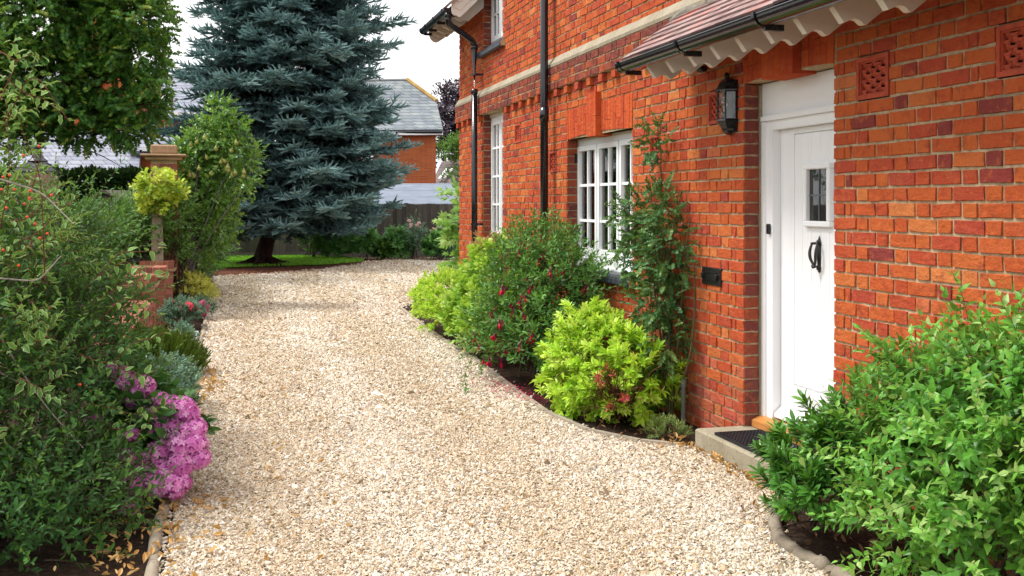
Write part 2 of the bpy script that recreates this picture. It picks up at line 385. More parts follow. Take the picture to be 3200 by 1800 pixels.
# lawn and mulch
lawn = [(-4.8, 31), (-1.2, 30.6), (.0, 29.4), (.35, 28.3), (.1, 27.3), (-1.0, 26.2), (-2.2, 26.0), (-3.5, 25.6), (-5.2, 26)]
M['mulch'] = m_plain('needle_litter', (.13, .05, .03), .95, .1, var=.5, scale=9, bump=.8)
sheet('spruce_bed', [(LEFT-.4, 23.1), (-3.0, 23.15), (-2.4, 23.5), (-1.1, 24.7), (.1, 26.7), (.3, 27.4), (0, 28), (-1, 28), (-5.5, 28), (-5.5, 23)], .012, M['mulch'])
M['turf'] = m_plain('turf', (.13, .30, .03), .9, .1, var=.35, scale=4, bump=.6)
sheet('lawn', lawn, .03, M['turf'])
def grass():
    mb = MB(); n = 26000; P = np.stack((rng.uniform(-5.2, .4, n), rng.uniform(25.4, 31, n), np.full(n, .03)), 1); P = P[inpoly(P, lawn)]; n = len(P)
    a = rng.uniform(0, 6.28, n); wv = np.stack((np.cos(a), np.sin(a), np.zeros(n)), 1)*.012; h = rng.uniform(.03, .07, n)
    tip = P+np.stack((rng.normal(0, .015, n), rng.normal(0, .015, n), h), 1)
    V = np.stack((P-wv, P+wv, tip), 1).reshape(-1, 3); mb.add(V, np.arange(3*n).reshape(-1, 3), np.repeat(rng.uniform(0, 1, n), 3))
    tag(mb.build('lawn_grass', m_leaf('grass_blade', [(0, (.10, .26, .02)), (1, (.26, .50, .05))], .6, .3)), 'short bright green grass behind the spruce bed', 'grass', kind='stuff')
grass()
# edging stones
def edging(name, label, pts, r0, h, mat, seg=.62, cat='edging'):
    t = thing(name, label, cat, (pts[0][0], pts[0][1], 0)); P = np.array(pts, float)
    d = np.concatenate(([0], np.cumsum(np.linalg.norm(np.diff(P, axis=0), axis=1)))); s = 0
    while s < d[-1]-.1:
        e = min(s+seg*random.uniform(.75, 1.3), d[-1]); q = np.linspace(s+.008, e-.008, 6)
        X = np.interp(q, d, P[:, 0])+random.uniform(-.012, .012); Y = np.interp(q, d, P[:, 1])
        mb = MB(); rad = r0*(1+rng.uniform(-.08, .08, 6)); rad[0] *= .8; rad[-1] *= .8
        mb.tube(np.stack((X+rng.normal(0, .004, 6), Y, np.full(6, h)+rng.normal(0, .004, 6)), 1), rad, 10, rnd=random.random())
        o = mb.build('edging_stone', mat, None, True); child(o, t); s = e
    return t
edging('bed_edging', 'pale rounded edging along the left flower bed beside the heather mound', [(-3.47, 2.6), (-3.47, 8), (-3.45, 14), (-3.45, 17), (-3.46, 22.6)], .03, .0, M['edging_pale'], .9)
edging('bed_edging', 'mossy rounded edging curving round the bed in front of the white flowering shrub', [(-.30, 4.93), (-.5, 4.78), (-.66, 4.55), (-.74, 4.32), (-.75, 4.1), (-.72, 3.86), (-.70, 3.3), (-.68, 2.4)], .033, .008, M['edging'], .3)
def kerb():
    t = thing('bed_edging', 'thin flat grey edging board under the fuchsia and golden shrubs', 'edging', (-.85, 7, 0))
    pts = [(-.36, 6.16), (-.6, 6.36), (-.82, 6.75), (-.91, 7.43), (-.89, 8.3), (-.83, 10), (-.84, 11.4), (-.82, 12.6), (-.73, 15.3)]
    for (a, b) in zip(pts[:-1], pts[1:]):
        a, b = np.array(a), np.array(b); d = (b-a)/np.linalg.norm(b-a); n = np.array((-d[1], d[0]))*.02; a = a+d*.006; b = b-d*.006; mb = MB()
        c = [a-n, b-n, b+n, a+n]; mb.hexa([(*p, -.01) for p in c]+[(*p, .02) for p in c])
        child(mb.build('edging_board', M['edging_pale']), t)
kerb()
# ================================================================== BRICKWORK
Z0 = .045; CH = .075
def brickset(mb, boxes, frame, rnd=None, mat=0, jit=1., proud=.0016, depth=.012):
    """boxes (m,4): u0,u1,v0,v1 ; frame(u,v,d)->xyz with d inwards"""
    B = np.asarray(boxes, float); m = len(B)
    if m == 0: return
    L_ = B[:, 1]-B[:, 0]; H = B[:, 3]-B[:, 2]
    c = rng.uniform(.0015, .0035, (m, 1))*np.minimum(1, L_/.1)[:, None]
    U = np.concatenate((np.zeros((m, 1)), c, L_[:, None]*rng.uniform(.35, .65, (m, 1)), L_[:, None]-c, L_[:, None]), 1)
    cv = rng.uniform(.0015, .0035, (m, 1)); Vv = np.concatenate((np.zeros((m, 1)), cv, H[:, None]-cv, H[:, None]), 1)
    u = np.repeat(U[:, :, None], 4, 2); v = np.repeat(Vv[:, None, :], 5, 1)
    d = np.full((m, 5, 4), depth)+rng.normal(0, .0006, (m, 5, 4)); d[:, 1:4, 1:3] = rng.normal(0, .0016*jit, (m, 3, 2))
    d += (np.clip(rng.normal(0, proud*jit, (m, 1, 1)), -.004, .0018)+(u/np.maximum(L_, .01)[:, None, None]-.5)*rng.normal(0, .0012*jit, (m, 1, 1)))
    u = u+B[:, 0, None, None]+rng.normal(0, .0018*jit, (m, 5, 4)); v = v+B[:, 2, None, None]+rng.normal(0, .0015*jit, (m, 5, 4))+(u-B[:, 0, None, None]-.1)*rng.normal(0, .010*jit, (m, 1, 1))
    # chipped corners
    for ci, cj, du, dv in ((0, 0, 1, 1), (4, 0, -1, 1), (0, 3, 1, -1), (4, 3, -1, -1)):
        k = rng.uniform(0, 1, m) < .6; q = rng.uniform(.002, .009, m)*k*jit; u[:, ci, cj] += du*q; v[:, ci, cj] += dv*q
    P = frame(u, v, d).reshape(-1, 3)
    i, j = np.meshgrid(np.arange(4), np.arange(3), indexing='ij'); i, j = i.ravel(), j.ravel()
    F = np.stack((i*4+j, i*4+j+1, i*4+4+j+1, i*4+4+j), -1)
    Fa = (F[None]+(np.arange(m)*20)[:, None, None]).reshape(-1, 4)
    r = rng.uniform(0, 1, m) if rnd is None else np.broadcast_to(rnd, (m,))
    mb.add(P, Fa, np.repeat(r, 20), 0, mat)
def lay(a, b, k, rev, phase=None):
    """Flemish bond between a and b for course k, starting with a quoin at a (or at b if rev)"""
    out = []; j = .0115; pos = 0; Lt = b-a
    seq = [.203] if k % 2 == 0 else [.098, .048]
    i = 0; lens = list(seq); tot = sum(seq)+j*(len(seq)-1)
    nxt = .098 if k % 2 == 0 else .203
    while True:
        if tot+j+nxt > Lt+.03: break
        tot += j+nxt; lens.append(nxt); nxt = .203 if nxt == .098 else .098
    rem = Lt-tot-j
    if rem > .035: lens.append(rem)
    elif lens: lens[-1] += rem+j
    tot = 0
    for q in lens:
        q2 = max(q, .02); out.append((tot, tot+q2)); tot += q2+j
    if rev: out = [(Lt-e, Lt-s) for s, e in out]
    return [(a+s, a+e) for s, e in out]
YA, YB = 1.6, 14.68     # extent of the wall along the drive
ZT = 5.1
holes = [(5.067, 6.10, -.2, 2.295), (8.02, 9.735, .87, 2.145), (12.21, 13.21, .27, 2.67), (12.21, 13.21, 3.42, 4.92)]
vents = [(4.57, 4.855, 2.07), (3.53, 3.816, 2.07), (6.40, 6.62, 2.07), (7.43, 7.66, 1.845), (10.06, 10.32, 1.845), (11.41, 11.66, 2.22)]
skips = [(y0, y1, z, z+.225) for y0, y1, z in vents]+[(5.046, 6.120, 2.295, 2.60), (8.000, 9.754, 2.145, 2.445), (8.80, 9.06, 2.445, 2.52), (7.95, 9.80, .87, .945), (12.1, 13.3, 3.42, 3.495)]
band = [(6.5, YB, 2.67, 2.97)]
house = thing('brick_house', 'red brick house with white door and windows along the right of the gravel drive', 'house', (0, 5.58, 0))
wall = MB()
def cutiv(z0, z1):
    iv = [(YA, YB)]
    for (h0, h1, a, b) in holes+skips:
        if a < z1-.01 and b > z0+.01:
            nv = []
            for s, e in iv:
                if h1 <= s or h0 >= e: nv.append((s, e)); continue
                if h0 > s: nv.append((s, h0))
                if h1 < e: nv.append((h1, e))
            iv = nv
    return iv
FRONT = lambda u, v, d: np.stack((d, u, v), -1)
bx, bm = [], []
k = -1
while Z0+CH*k < ZT:
    za, zb = Z0+CH*k+.0056, Z0+CH*(k+1)-.0056
    for (s, e) in cutiv(za, zb):
        if e-s < .03: continue
        rev = abs(s-YA) < .01 and abs(e-YB) > .01        # quoin at the opening's edge
        if abs(e-YB) < .01: rev = True
        for a, b in lay(s+.003, e-.003, k, rev):
            if zb > 2.67 and za < 2.9 and a > 6.55: continue
            bx.append((a, b, za, zb))
    k += 1
bx = np.array(bx)
r = np.clip(.18+.82*rng.beta(2.0, 1.8, len(bx)), 0, 1)
zc = bx[:, 2]; r = np.where((rng.uniform(0, 1, len(bx)) < .04), rng.uniform(0, .16, len(bx)), r)
r = np.where((zc < .5) & (rng.uniform(0, 1, len(bx)) < .4), rng.uniform(.94, 1, len(bx)), r)
brickset(wall, bx, FRONT, r, 0)
# mortar body with its openings
hs2 = holes+[(v[0]+.006, v[1]-.006, v[2]+.006, v[2]+.219) for v in vents]
def solid(y, z): return YA < y < YB and -.3 < z < ZT and not any(h[0] < y < h[1] and h[2] < z < h[3] for h in hs2)
ys = sorted({YA, YB}|{v for h in hs2 for v in h[:2]}); zs = sorted({-.3, ZT}|{v for h in hs2 for v in h[2:]})
MO, IN, TH = .0085, .008, .30
for i in range(len(ys)-1):
    for j in range(len(zs)-1):
        y0, y1, z0, z1 = ys[i], ys[i+1], zs[j], zs[j+1]; yc, zc_ = (y0+y1)/2, (z0+z1)/2
        if not solid(yc, zc_): continue
        a0 = IN if not solid(y0-.01, zc_) else 0; a1 = IN if not solid(y1+.01, zc_) else 0
        b0 = IN if not solid(yc, z0-.01) else 0; b1 = IN if not solid(yc, z1+.01) else 0
        Y0, Y1, Q0, Q1 = y0+a0, y1-a1, z0+b0, z1-b1
        wall.add([(MO, Y0, Q0), (MO, Y1, Q0), (MO, Y1, Q1), (MO, Y0, Q1)], [(0, 3, 2, 1)], mat=1)
        if a0: wall.add([(MO, Y0, Q0), (TH, Y0, Q0), (TH, Y0, Q1), (MO, Y0, Q1)], [(0, 1, 2, 3)], mat=1)
        if a1: wall.add([(MO, Y1, Q0), (TH, Y1, Q0), (TH, Y1, Q1), (MO, Y1, Q1)], [(0, 3, 2, 1)], mat=1)
        if b0: wall.add([(MO, Y0, Q0), (TH, Y0, Q0), (TH, Y1, Q0), (MO, Y1, Q0)], [(0, 3, 2, 1)], mat=1)
        if b1: wall.add([(MO, Y0, Q1), (TH, Y0, Q1), (TH, Y1, Q1), (MO, Y1, Q1)], [(0, 1, 2, 3)], mat=1)
# bricks on the far jambs (they face the camera) and on the near jambs
for (h0, h1, a, b) in holes:
    rb, rb2 = [], []; k = int(round((max(a, -.03)-Z0)/CH))
    while Z0+CH*(k+1) <= b+.01:
        za, zb = Z0+CH*k+.005, Z0+CH*(k+1)-.005
        rb.append((.0075, .105+random.uniform(-.003, .004), za, zb)); rb2.append((.0075, .1, za, zb)); k += 1
    rb = np.array(rb)
    brickset(wall, rb, lambda u, v, d, h=h1: np.stack((u, h+d-.001, v), -1), rng.uniform(0, .75, len(rb)), 2)  # camera-facing jambs take the dark brick, which paints in their shade
    brickset(wall, np.array(rb2), lambda u, v, d, h=h0: np.stack((u, h-d+.001, v), -1), rng.uniform(0, .8, len(rb2)), 0)
wall.add([(0.01, YB-.006, -.3), (6, YB-.006, -.3), (6, YB-.006, ZT), (0.01, YB-.006, ZT)], [(0, 1, 2, 3)], mat=1)
wall.add([(0.01, YA, -.3), (6, YA, -.3), (6, YA, ZT), (0.01, YA, ZT)], [(3, 2, 1, 0)], mat=1)
wall.add([(6, YA, -.3), (6, YB, -.3), (6, YB, ZT), (6, YA, ZT)], [(0, 1, 2, 3)], mat=1)
wall.add([(0, YA, ZT), (6, YA, ZT), (6, YB, ZT), (0, YB, ZT)], [(0, 1, 2, 3)], mat=1)
wb = [(a, b, Z0+CH*k+.005, Z0+CH*(k+1)-.005) for k in range(-1, 66) for a, b in lay(.003, 5.9, k, False)]
brickset(wall, np.array(wb), lambda u, v, d: np.stack((u, YB-d, v), -1), rng.uniform(0, 1, len(wb)), 0)
child(wall.build('wall', [M['brick'], M['mortar'], M['brick_dark']]), house)

# corbel band, dentils and weathered stone
cb = MB(); CX = -.048
for c, (z0, z1) in enumerate(((2.67, 2.745), (2.745, 2.82), (2.82, 2.895))):
    bs = np.array([(a, b, z0+.005, z1-.005) for a, b in lay(6.62, YB+.045, c, True)])
    X = CX
    brickset(cb, bs, lambda u, v, d, X=X: np.stack((X+d, u, v), -1), rng.uniform(0, 1, len(bs))*(.55 if c == 2 else .95), 0)
cb.box(CX+.0065, .02, 6.62, YB+.04, 2.674, 2.895, mat=1)
child(cb.build('corbel_band', [M['brick_dark'], M['mortar']]), house)
for side, (a, b) in enumerate(((6.66, 12.15), (13.27, YB-.02))):
    y = a
    while y < b:
        dm = MB(); brickset(dm, np.array([(y, y+.1, 2.598, 2.668)]), lambda u, v, d: np.stack((CX+.006+d, u, v), -1), rng.uniform(.2, .8, 1), 0)
        rr = dm.A[-1][0]
        for q, F_ in ((y, (0, 1, 2, 3)), (y+.1, (3, 2, 1, 0))):
            dm.add([(CX+.012, q, 2.6), (.008, q, 2.6), (.008, q, 2.668), (CX+.012, q, 2.668)], [F_], rr)
        dm.add([(CX+.012, y, 2.6), (.008, y, 2.6), (.008, y+.1, 2.6), (CX+.012, y+.1, 2.6)], [(0, 3, 2, 1)], rr)
        y += .327
        child(dm.build('dentil', [M['brick'], M['mortar']]), house)
st = MB()
y = 6.55
while y < YB:
    e = min(y+.9, YB+.05); P = lambda x, z: (x, y+.003, z); Q = lambda x, z: (x, e-.003, z)
    st.prism([(.02, 2.898), (CX+.0, 2.898), (CX-.004, 2.925), (.0, 3.005), (.02, 3.005)], P, Q, rnd=random.random()); y = e
child(st.build('stone_band', M['stone']), house)

# gauged arches
def arch(name, yl, yr, sl, sr, zb, camber, zt, kw, kz0, kz1):
    """yr<yl, opening edges; sl/sr skewback at the top"""
    mb = MB(); w_ = .062; n = int((yl-yr)/w_); mid = (yl+yr)/2
    for i in range(n):
        f0, f1 = i/n, (i+1)/n
        b0, b1 = yr+(yl-yr)*f0, yr+(yl-yr)*f1; t0, t1 = sr+(sl-sr)*f0, sr+(sl-sr)*f1
        if abs((b0+b1)/2-mid) < kw/2: continue
        cm = lambda q: zb+camber*(1-((q-mid)/((yl-yr)/2))**2)
        zz = [0, 1] if random.random() < .35 else sorted([0, random.choice((.33, .5, .67)), 1])
        for a, b in zip(zz[:-1], zz[1:]):
            def pt(f, side, top, x):
                yb, yt = (b0+.0022, t0+.0022) if side == 0 else (b1-.0022, t1-.0022)
                zlo = cm(yb); g = f; z = zlo+(zt-zlo)*g+(.002 if not top else -.002)
                return (x, yb+(yt-yb)*g, z)
            xo = rng.normal(0, .0012)-.003
            q = [pt(a, 0, 0, xo), pt(a, 1, 0, xo), pt(b, 1, 1, xo), pt(b, 0, 1, xo)]; p2 = [(.1, c[1], c[2]) for c in q]
            mb.hexa([q[0], p2[0], p2[1], q[1], q[3], p2[3], p2[2], q[2]], rnd=random.random())
    nk = max(2, int(round(kw/.07)))
    for i in range(nk):
        a = mid-kw/2+kw*i/nk+.0015; b = mid-kw/2+kw*(i+1)/nk-.0015
        for z0, z1 in ((kz0, kz0+(kz1-kz0)*(.55 if i % 2 else .45)), (kz0+(kz1-kz0)*(.55 if i % 2 else .45)+.003, kz1)):
            mb.box(-.055, .1, a, b, z0, z1, rnd=random.random())
    # mortar behind the joints
    mb.hexa([(.006, yr, zb+camber*.2), (.09, yr, zb+camber*.2), (.09, yl, zb+camber*.2), (.006, yl, zb+camber*.2), (.006, sr, zt), (.09, sr, zt), (.09, sl, zt), (.006, sl, zt)], mat=1)
    child(mb.build(name, [M['rubbed'], M['mortar']]), house)
arch('window_arch', 9.735, 8.02, 9.750, 8.004, 2.147, .03, 2.442, .25, 2.135, 2.52)
arch('door_arch', 6.10, 5.067, 6.116, 5.050, 2.297, .02, 2.598, .36, 2.283, 2.66)

# air bricks : frame with a woven terracotta grille
def vent(y0, y1, z0, big):
    z1 = z0+.225; f = MB(); b = .026
    for q in ((y0+.004, y1-.004, z0+.004, z0+b), (y0+.004, y1-.004, z1-b, z1-.004), (y0+.004, y0+b, z0+b, z1-b), (y1-b, y1-.004, z0+b, z1-b)):
        f.box(-.003, .03, *q)
    for q in ((y0+b, y1-b, z0+b, z0+b+.008), (y0+b, y1-b, z1-b-.008, z1-b), (y0+b, y0+b+.008, z0+b+.008, z1-b-.008), (y1-b-.008, y1-b, z0+b+.008, z1-b-.008)):
        f.box(.006, .032, *q)
    f.box(.034, .05, y0+b, y1-b, z0+b, z1-b, mat=1)
    o = f.build('air_brick', [M['terracotta'], M['room']]); child(o, house)
    g = MB(); a0, a1, c0, c1 = y0+b+.008, y1-b-.008, z0+b+.008, z1-b-.008; nu = 5; nv = 6
    t = np.linspace(0, 1, 31)
    for i in range(nu):                                # uprights weave front to back
        yc = a0+(a1-a0)*(i+.5)/nu; x = .018-.007*np.cos(t*math.pi*nv+i*math.pi)
        for kk in range(30):
            z_, z2 = c0+(c1-c0)*t[kk], c0+(c1-c0)*t[kk+1]; h = (a1-a0)/nu*.3
            g.add([(x[kk], yc-h, z_), (x[kk], yc+h, z_), (x[kk+1], yc+h, z2), (x[kk+1], yc-h, z2), (x[kk]+.006, yc-h, z_), (x[kk]+.006, yc+h, z_), (x[kk+1]+.006, yc+h, z2), (x[kk+1]+.006, yc-h, z2)], [(0, 3, 2, 1), (4, 5, 6, 7), (0, 4, 7, 3), (1, 2, 6, 5)])
    for j in range(nv):
        zc2 = c0+(c1-c0)*(j+.5)/nv; x = .018+.007*np.cos(t*math.pi*nu+(j)*math.pi)
        for kk in range(30):
            y_, y2 = a0+(a1-a0)*t[kk], a0+(a1-a0)*t[kk+1]; h = (c1-c0)/nv*.26
            g.add([(x[kk], y_, zc2-h), (x[kk+1], y2, zc2-h), (x[kk+1], y2, zc2+h), (x[kk], y_, zc2+h), (x[kk]+.006, y_, zc2-h), (x[kk+1]+.006, y2, zc2-h), (x[kk+1]+.006, y2, zc2+h), (x[kk]+.006, y_, zc2+h)], [(0, 3, 2, 1), (4, 5, 6, 7), (3, 7, 6, 2), (0, 1, 5, 4)])
    gg = g.build('grille', M['terracotta']); gg.parent = o
for v in vents: vent(*v, True)

# blue brick sills
def sill(y0, y1, z0, z1):
    mb = MB(); n = int(round((y1-y0)/.073)); w_ = (y1-y0)/n
    prof = [(.11, z0), (-.055, z0), (-.066, z0+.012), (-.066, z1-.045), (-.058, z1-.022), (-.04, z1-.006), (-.015, z1), (.11, z1+.02)]
    for i in range(n):
        a, b = y0+i*w_+.004, y0+(i+1)*w_-.004
        mb.prism(prof, lambda x, z: (x, a, z), lambda x, z: (x, b, z), rnd=random.random())
    pr2 = [(.11, z0+.005), (-.052, z0+.005), (-.060, z1-.045), (-.036, z1-.011), (.11, z1+.014)]
    mb.prism(pr2, lambda x, z: (x, y0, z), lambda x, z: (x, y1, z), mat=1)
    return mb.build('sill', [M['blue'], M['mortar']])

# windows
def window(y0, y1, z0, z1, X, casements, rows, bars, headz=None, sillz=None, interior=True):
    """casements: list of (ya,yb,npanes) from the far side; X = plane of the frame's face"""
    f = MB(); fw = .045
    f.box(X, X+.08, y0, y1, z0, z0+fw+.02); f.box(X, X+.08, y0, y1, z1-fw, z1)
    f.box(X, X+.08, y0, y0+fw, z0+fw+.02, z1-fw); f.box(X, X+.08, y1-fw, y1, z0+fw+.02, z1-fw)
    edges = sorted([c[0] for c in casements]+[c[1] for c in casements])
    win = f.build('window', M['paint']); child(win, house)
    panes = MB()
    for (ya, yb, npn) in casements:
        c = MB(); cw = .048; za, zb = z0+fw+.024, z1-fw-.004; Xc = X-.012
        a, b = ya+.002, yb-.002
        c.box(Xc, X+.04, a, b, za, za+cw+.015); c.box(Xc, X+.04, a, b, zb-cw, zb)
        c.box(Xc, X+.04, a, a+cw, za+cw+.015, zb-cw); c.box(Xc, X+.04, b-cw, b, za+cw+.015, zb-cw)
        ia, ib, ja, jb = a+cw, b-cw, za+cw+.015, zb-cw
        if isinstance(rows, int): zr = [ja+(jb-ja)*i/rows for i in range(1, rows)]
        else: zr = rows
        for i in range(1, npn):
            y_ = ia+(ib-ia)*i/npn; c.box(Xc+.010, X+.035, y_-.0125, y_+.0125, ja, jb)
        ps = [ia]+[ia+(ib-ia)*i/npn for i in range(1, npn)]+[ib]
        for zq in zr:
            for p0, p1 in zip(ps[:-1], ps[1:]):
                c.box(Xc+.010, X+.035, p0+(.0125 if p0 != ia else 0), p1-(.0125 if p1 != ib else 0), zq-.0125, zq+.0125)
        cs = c.build('casement', M['paint']); cs.parent = win
        panes.box(X+.018, X+.022, ia+.001, ib-.001, ja+.001, jb-.001)
    p = panes.build('glazing', M['clear']); p.parent = win
    # curtains hang inside
    for (ya, yb, fl) in ((y1-.36, y1-.05, 5), (y0+.05, y0+.36, 5)):
        cu = MB(); t = np.linspace(0, 1, 41); yy = ya+(yb-ya)*t; xx = X+.17+.03*np.sin(t*fl*6.28)
        V = [(x, y, z0) for x, y in zip(xx, yy)]+[(x, y, z1) for x, y in zip(xx, yy)]
        cu.add(V, [(i, i+1, 42+i, 41+i) for i in range(40)])
        q = cu.build('curtain', M['curtain'], None, True); q.parent = win
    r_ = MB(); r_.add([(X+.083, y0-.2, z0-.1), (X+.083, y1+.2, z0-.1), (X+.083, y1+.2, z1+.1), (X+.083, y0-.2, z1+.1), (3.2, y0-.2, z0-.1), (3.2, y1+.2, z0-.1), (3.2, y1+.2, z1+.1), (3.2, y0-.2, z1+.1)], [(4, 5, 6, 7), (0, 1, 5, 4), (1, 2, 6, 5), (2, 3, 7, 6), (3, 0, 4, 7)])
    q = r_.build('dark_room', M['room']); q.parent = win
    return win
wn = window(8.06, 9.80-.012, .985, 2.135, .12, [(9.185, 9.745, 2), (8.62, 9.17, 2), (8.105, 8.605, 2)], [1.375, 1.71], None)
f = MB(); f.box(.05, .118, 8.03, 9.73, .972, 1.03); f.box(.03, .20, 8.026, 9.733, .950, .972)   # timber cill
o = f.build('timber_cill', M['paint']); o.parent = wn
f = MB(); f.box(.112, .2, 8.0, 9.75, 2.136, 2.30); o = f.build('head_board', M['cream']); o.parent = wn
s1 = sill(7.95, 9.80, .86, .95); s1.parent = wn
for z_ in (1.16, 1.93):
    f = MB(); f.box(.08, .118, 9.728, 9.752, z_, z_+.09); o = f.build('hinge', M['black']); o.parent = wn
tw = window(12.25, 13.235, .3, 2.63, .11, [(12.72, 13.19, 2), (12.30, 12.70, 2)], [.80, 1.165, 1.525, 1.88, 2.24], None)
f = MB(); f.box(.09, .2, 12.22, 13.22, 2.632, 2.70); o = f.build('head_board', M['cream']); o.parent = tw
uw = window(12.25, 13.235, 3.53, 4.9, .11, [(12.72, 13.19, 2), (12.30, 12.70, 2)], [3.94, 4.33], None)
s2 = sill(12.10, 13.30, 3.405, 3.50); s2.parent = uw
# small square end stub of a further upper sill at the frame's top
# door with frame
door = MB(); X = .13
door.box(X, X+.09, 5.967, 6.088, .19, 2.075); door.box(X, X+.09, 5.08, 5.20-.03, .19, 2.075); door.box(X, X+.09, 5.17, 5.967, 2.0, 2.075)
door.box(X-.025, X-.002, 5.1, 6.075, 2.058, 2.088)                      # drip moulding
door.box(X-.004, X+.05, 5.08, 6.10, 2.09, 2.296)                       # panel over the door
door.box(X-.012, X, 6.045, 6.088, .19, 2.055)
df = door.build('door_frame', M['paint']); child(df, house)
lf = MB(); XL = .185; ya, yb = 5.172, 5.965
lf.box(XL, XL+.04, ya, yb, 1.965, 1.998); lf.box(XL, XL+.04, ya, yb, .20, .425)
lf.box(XL, XL+.04, 5.80, yb, .425, 1.965); lf.box(XL, XL+.04, ya, 5.215, .425, 1.965)
lf.box(XL+.014, XL+.03, 5.215, 5.80, .425, 1.965)
y = 5.80
PN = (5.37, 5.66, 1.40, 1.775)
while y > 5.22:
    y2 = max(y-.0985, 5.215)
    spans = [(.428, 1.962)] if (y2 >= PN[1]-.02 or y <= PN[0]+.02) else [(.428, PN[2]+.01), (PN[3]-.01, 1.962)]
    for a, b in spans: lf.bbox(XL+.001, XL+.03, y2+.0005, y-.0005, a, b, b=.0065)
    y = y2
lf.prism([(XL+.01, .20), (XL-.05, .205), (XL-.05, .225), (XL+.0, .27), (XL+.01, .27)], lambda x, z: (x, ya, z), lambda x, z: (x, yb-.01, z))
dl = lf.build('door', M['paint']); child(dl, house)
g = MB(); a, b, c, d = PN
for q in ((a, b, c, c+.035), (a, b, d-.035, d), (a, a+.035, c+.035, d-.035), (b-.035, b, c+.035, d-.035)): g.bbox(XL-.026, XL+.012, *q, b=.006)
o = g.build('pane_surround', M['paint']); o.parent = dl; o.location = (0, 0, 0)
g = MB(); g.box(XL+.002, XL+.012, a+.035, b-.035, c+.035, d-.035); o = g.build('door_pane', M['glass']); o.parent = dl
g = MB(); ym, zm = (a+b)/2, (c+d)/2; g.box(XL-.003, XL+.001, ym-.004, ym+.004, c+.035, d-.035); g.box(XL-.004, XL-.0005, a+.035, b-.035, zm-.004, zm+.004); o = g.build('lead_bar', M['lead']); o.parent = dl
th = MB(); th.prism([(.05, .125), (.05, .165), (.11, .19), (.24, .19), (.24, .125)], lambda x, z: (x, 5.075, z), lambda x, z: (x, 6.09, z)); child(th.build('door_threshold', M['oak']), house)
jm = MB(); jm.box(.108, .135, 6.089, 6.12, .1, 2.29); child(jm.build('sealant_strip', M['stone']), house)
# knocker
kn = MB(); xk, yk = XL-.004, 5.515
for (z, r_) in ((1.345, .006),): pass
kn.lathe([(0, .0), (.012, .008), (.015, .025), (.011, .045), (.017, .055), (.020, .10), (.016, .155), (.011, .165), (.014, .185), (.008, .205), (0, .222)], (xk+.004, yk, 1.13), 14, sx=.6)
for s in (-1, 1):
    kn.lathe([(0, 0), (.007, .008), (.006, .03), (0, .04)], (xk, yk+s*.017, 1.285), 8); kn.lathe([(0, 0), (.006, .008), (.006, .025), (0, .035)], (xk, yk+s*.015, 1.145), 8)
t = np.linspace(0, 1, 17); hy = yk+.004+.040*np.sin(t*math.pi)**.6*0+np.where(t < 1, .035, .035)*np.sin(np.clip(t*1.25, 0, 1)*math.pi*.5)**1
zz = 1.30-.125*t
ring = np.stack((xk-.028-.012*np.sin(t*math.pi), yk+.030-.028*t**4+.004*np.sin(t*math.pi), zz), 1)
kn.tube(ring, .0065+.003*np.sin(t*math.pi), 8)
ring[:, 1] = 2*yk-ring[:, 1]; kn.tube(ring, .0065+.003*np.sin(t*math.pi), 8)
kn.tube([(xk-.03, yk-.034, 1.302), (xk-.012, yk, 1.306), (xk-.03, yk+.034, 1.302)], .008, 8)
kn.tube([(xk-.032, yk-.014, 1.172), (xk-.036, yk, 1.166), (xk-.032, yk+.014, 1.172)], .010, 8)
o = kn.build('door_knocker', M['iron'], None, True); o.parent = dl
bl = MB(); bl.bbox(X-.022, X-.0, 5.985, 6.012, 1.345, 1.41, b=.005); bl.bbox(X-.0245, X-.0205, 5.993, 6.004, 1.372, 1.39, b=.002)
child(bl.build('door_bell', M['black']), house)
# letter box in the wall
lb = MB(); y0, y1, z0, z1 = 6.41, 6.69, .985, 1.105
lb.bbox(-.012, .02, y0, y1, z0, z1, b=.004); lb.box(-.02, -.008, y0+.05, y1-.05, z0+.03, z0+.036); lb.box(-.02, -.008, y0+.05, y1-.05, z1-.036, z1-.03)
lb.box(-.018, -.008, y0+.045, y0+.052, z0+.03, z1-.03); lb.box(-.018, -.008, y1-.052, y1-.045, z0+.03, z1-.03)
lb.bbox(-.034, -.010, y0+.025, y0+.05, z1-.075, z1-.04, b=.004); lb.bbox(-.034, -.010, y1-.05, y1-.025, z1-.075, z1-.04, b=.004)
lb.box(-.016, -.010, y0+.053, y1-.053, z0+.038, z1-.038)
child(lb.build('letter_slot', M['iron']), house)

# porch roof : rafter feet, gutter, tiles
EX, EZ, RX, RZ = -.46, 2.535, .02, 2.90
def rafter_mesh():
    mb = MB(); pr = [(-.415, 2.55), (-.41, 2.465), (-.355, 2.392), (-.325, 2.405), (-.30, 2.415), (-.275, 2.41), (-.25, 2.39), (-.235, 2.388), (-.01, 2.56), (-.01, 2.84)]
    mb.prism(pr, lambda x, z: (x, -.022, z), lambda x, z: (x, .022, z)); return mb.mesh('rafter_foot', M['cream'])
rm = rafter_mesh()
for yy in (6.70, 6.385, 6.05, 5.72, 5.40, 5.08, 4.76, 4.43, 4.08, 3.74, 3.4, 3.06):
    o = bpy.data.objects.new('rafter_foot', rm); COL.objects.link(o); o.location = (0, yy, 0); child(o, house)
sf = MB(); sl_ = (RZ-EZ)/(RX-EX)
sf.prism([(EX+.02, EZ-.02), (RX, RZ-.045), (RX, RZ-.02), (EX+.02, EZ+.003)], lambda x, z: (x, 2.6, z), lambda x, z: (x, 6.93, z)); child(sf.build('roof_boarding', M['cream']), house)
tl = MB(); nr = 5; Ls = math.hypot(RX-EX, RZ-EZ); dx, dz = (RX-EX)/Ls, (RZ-EZ)/Ls
ga = .098
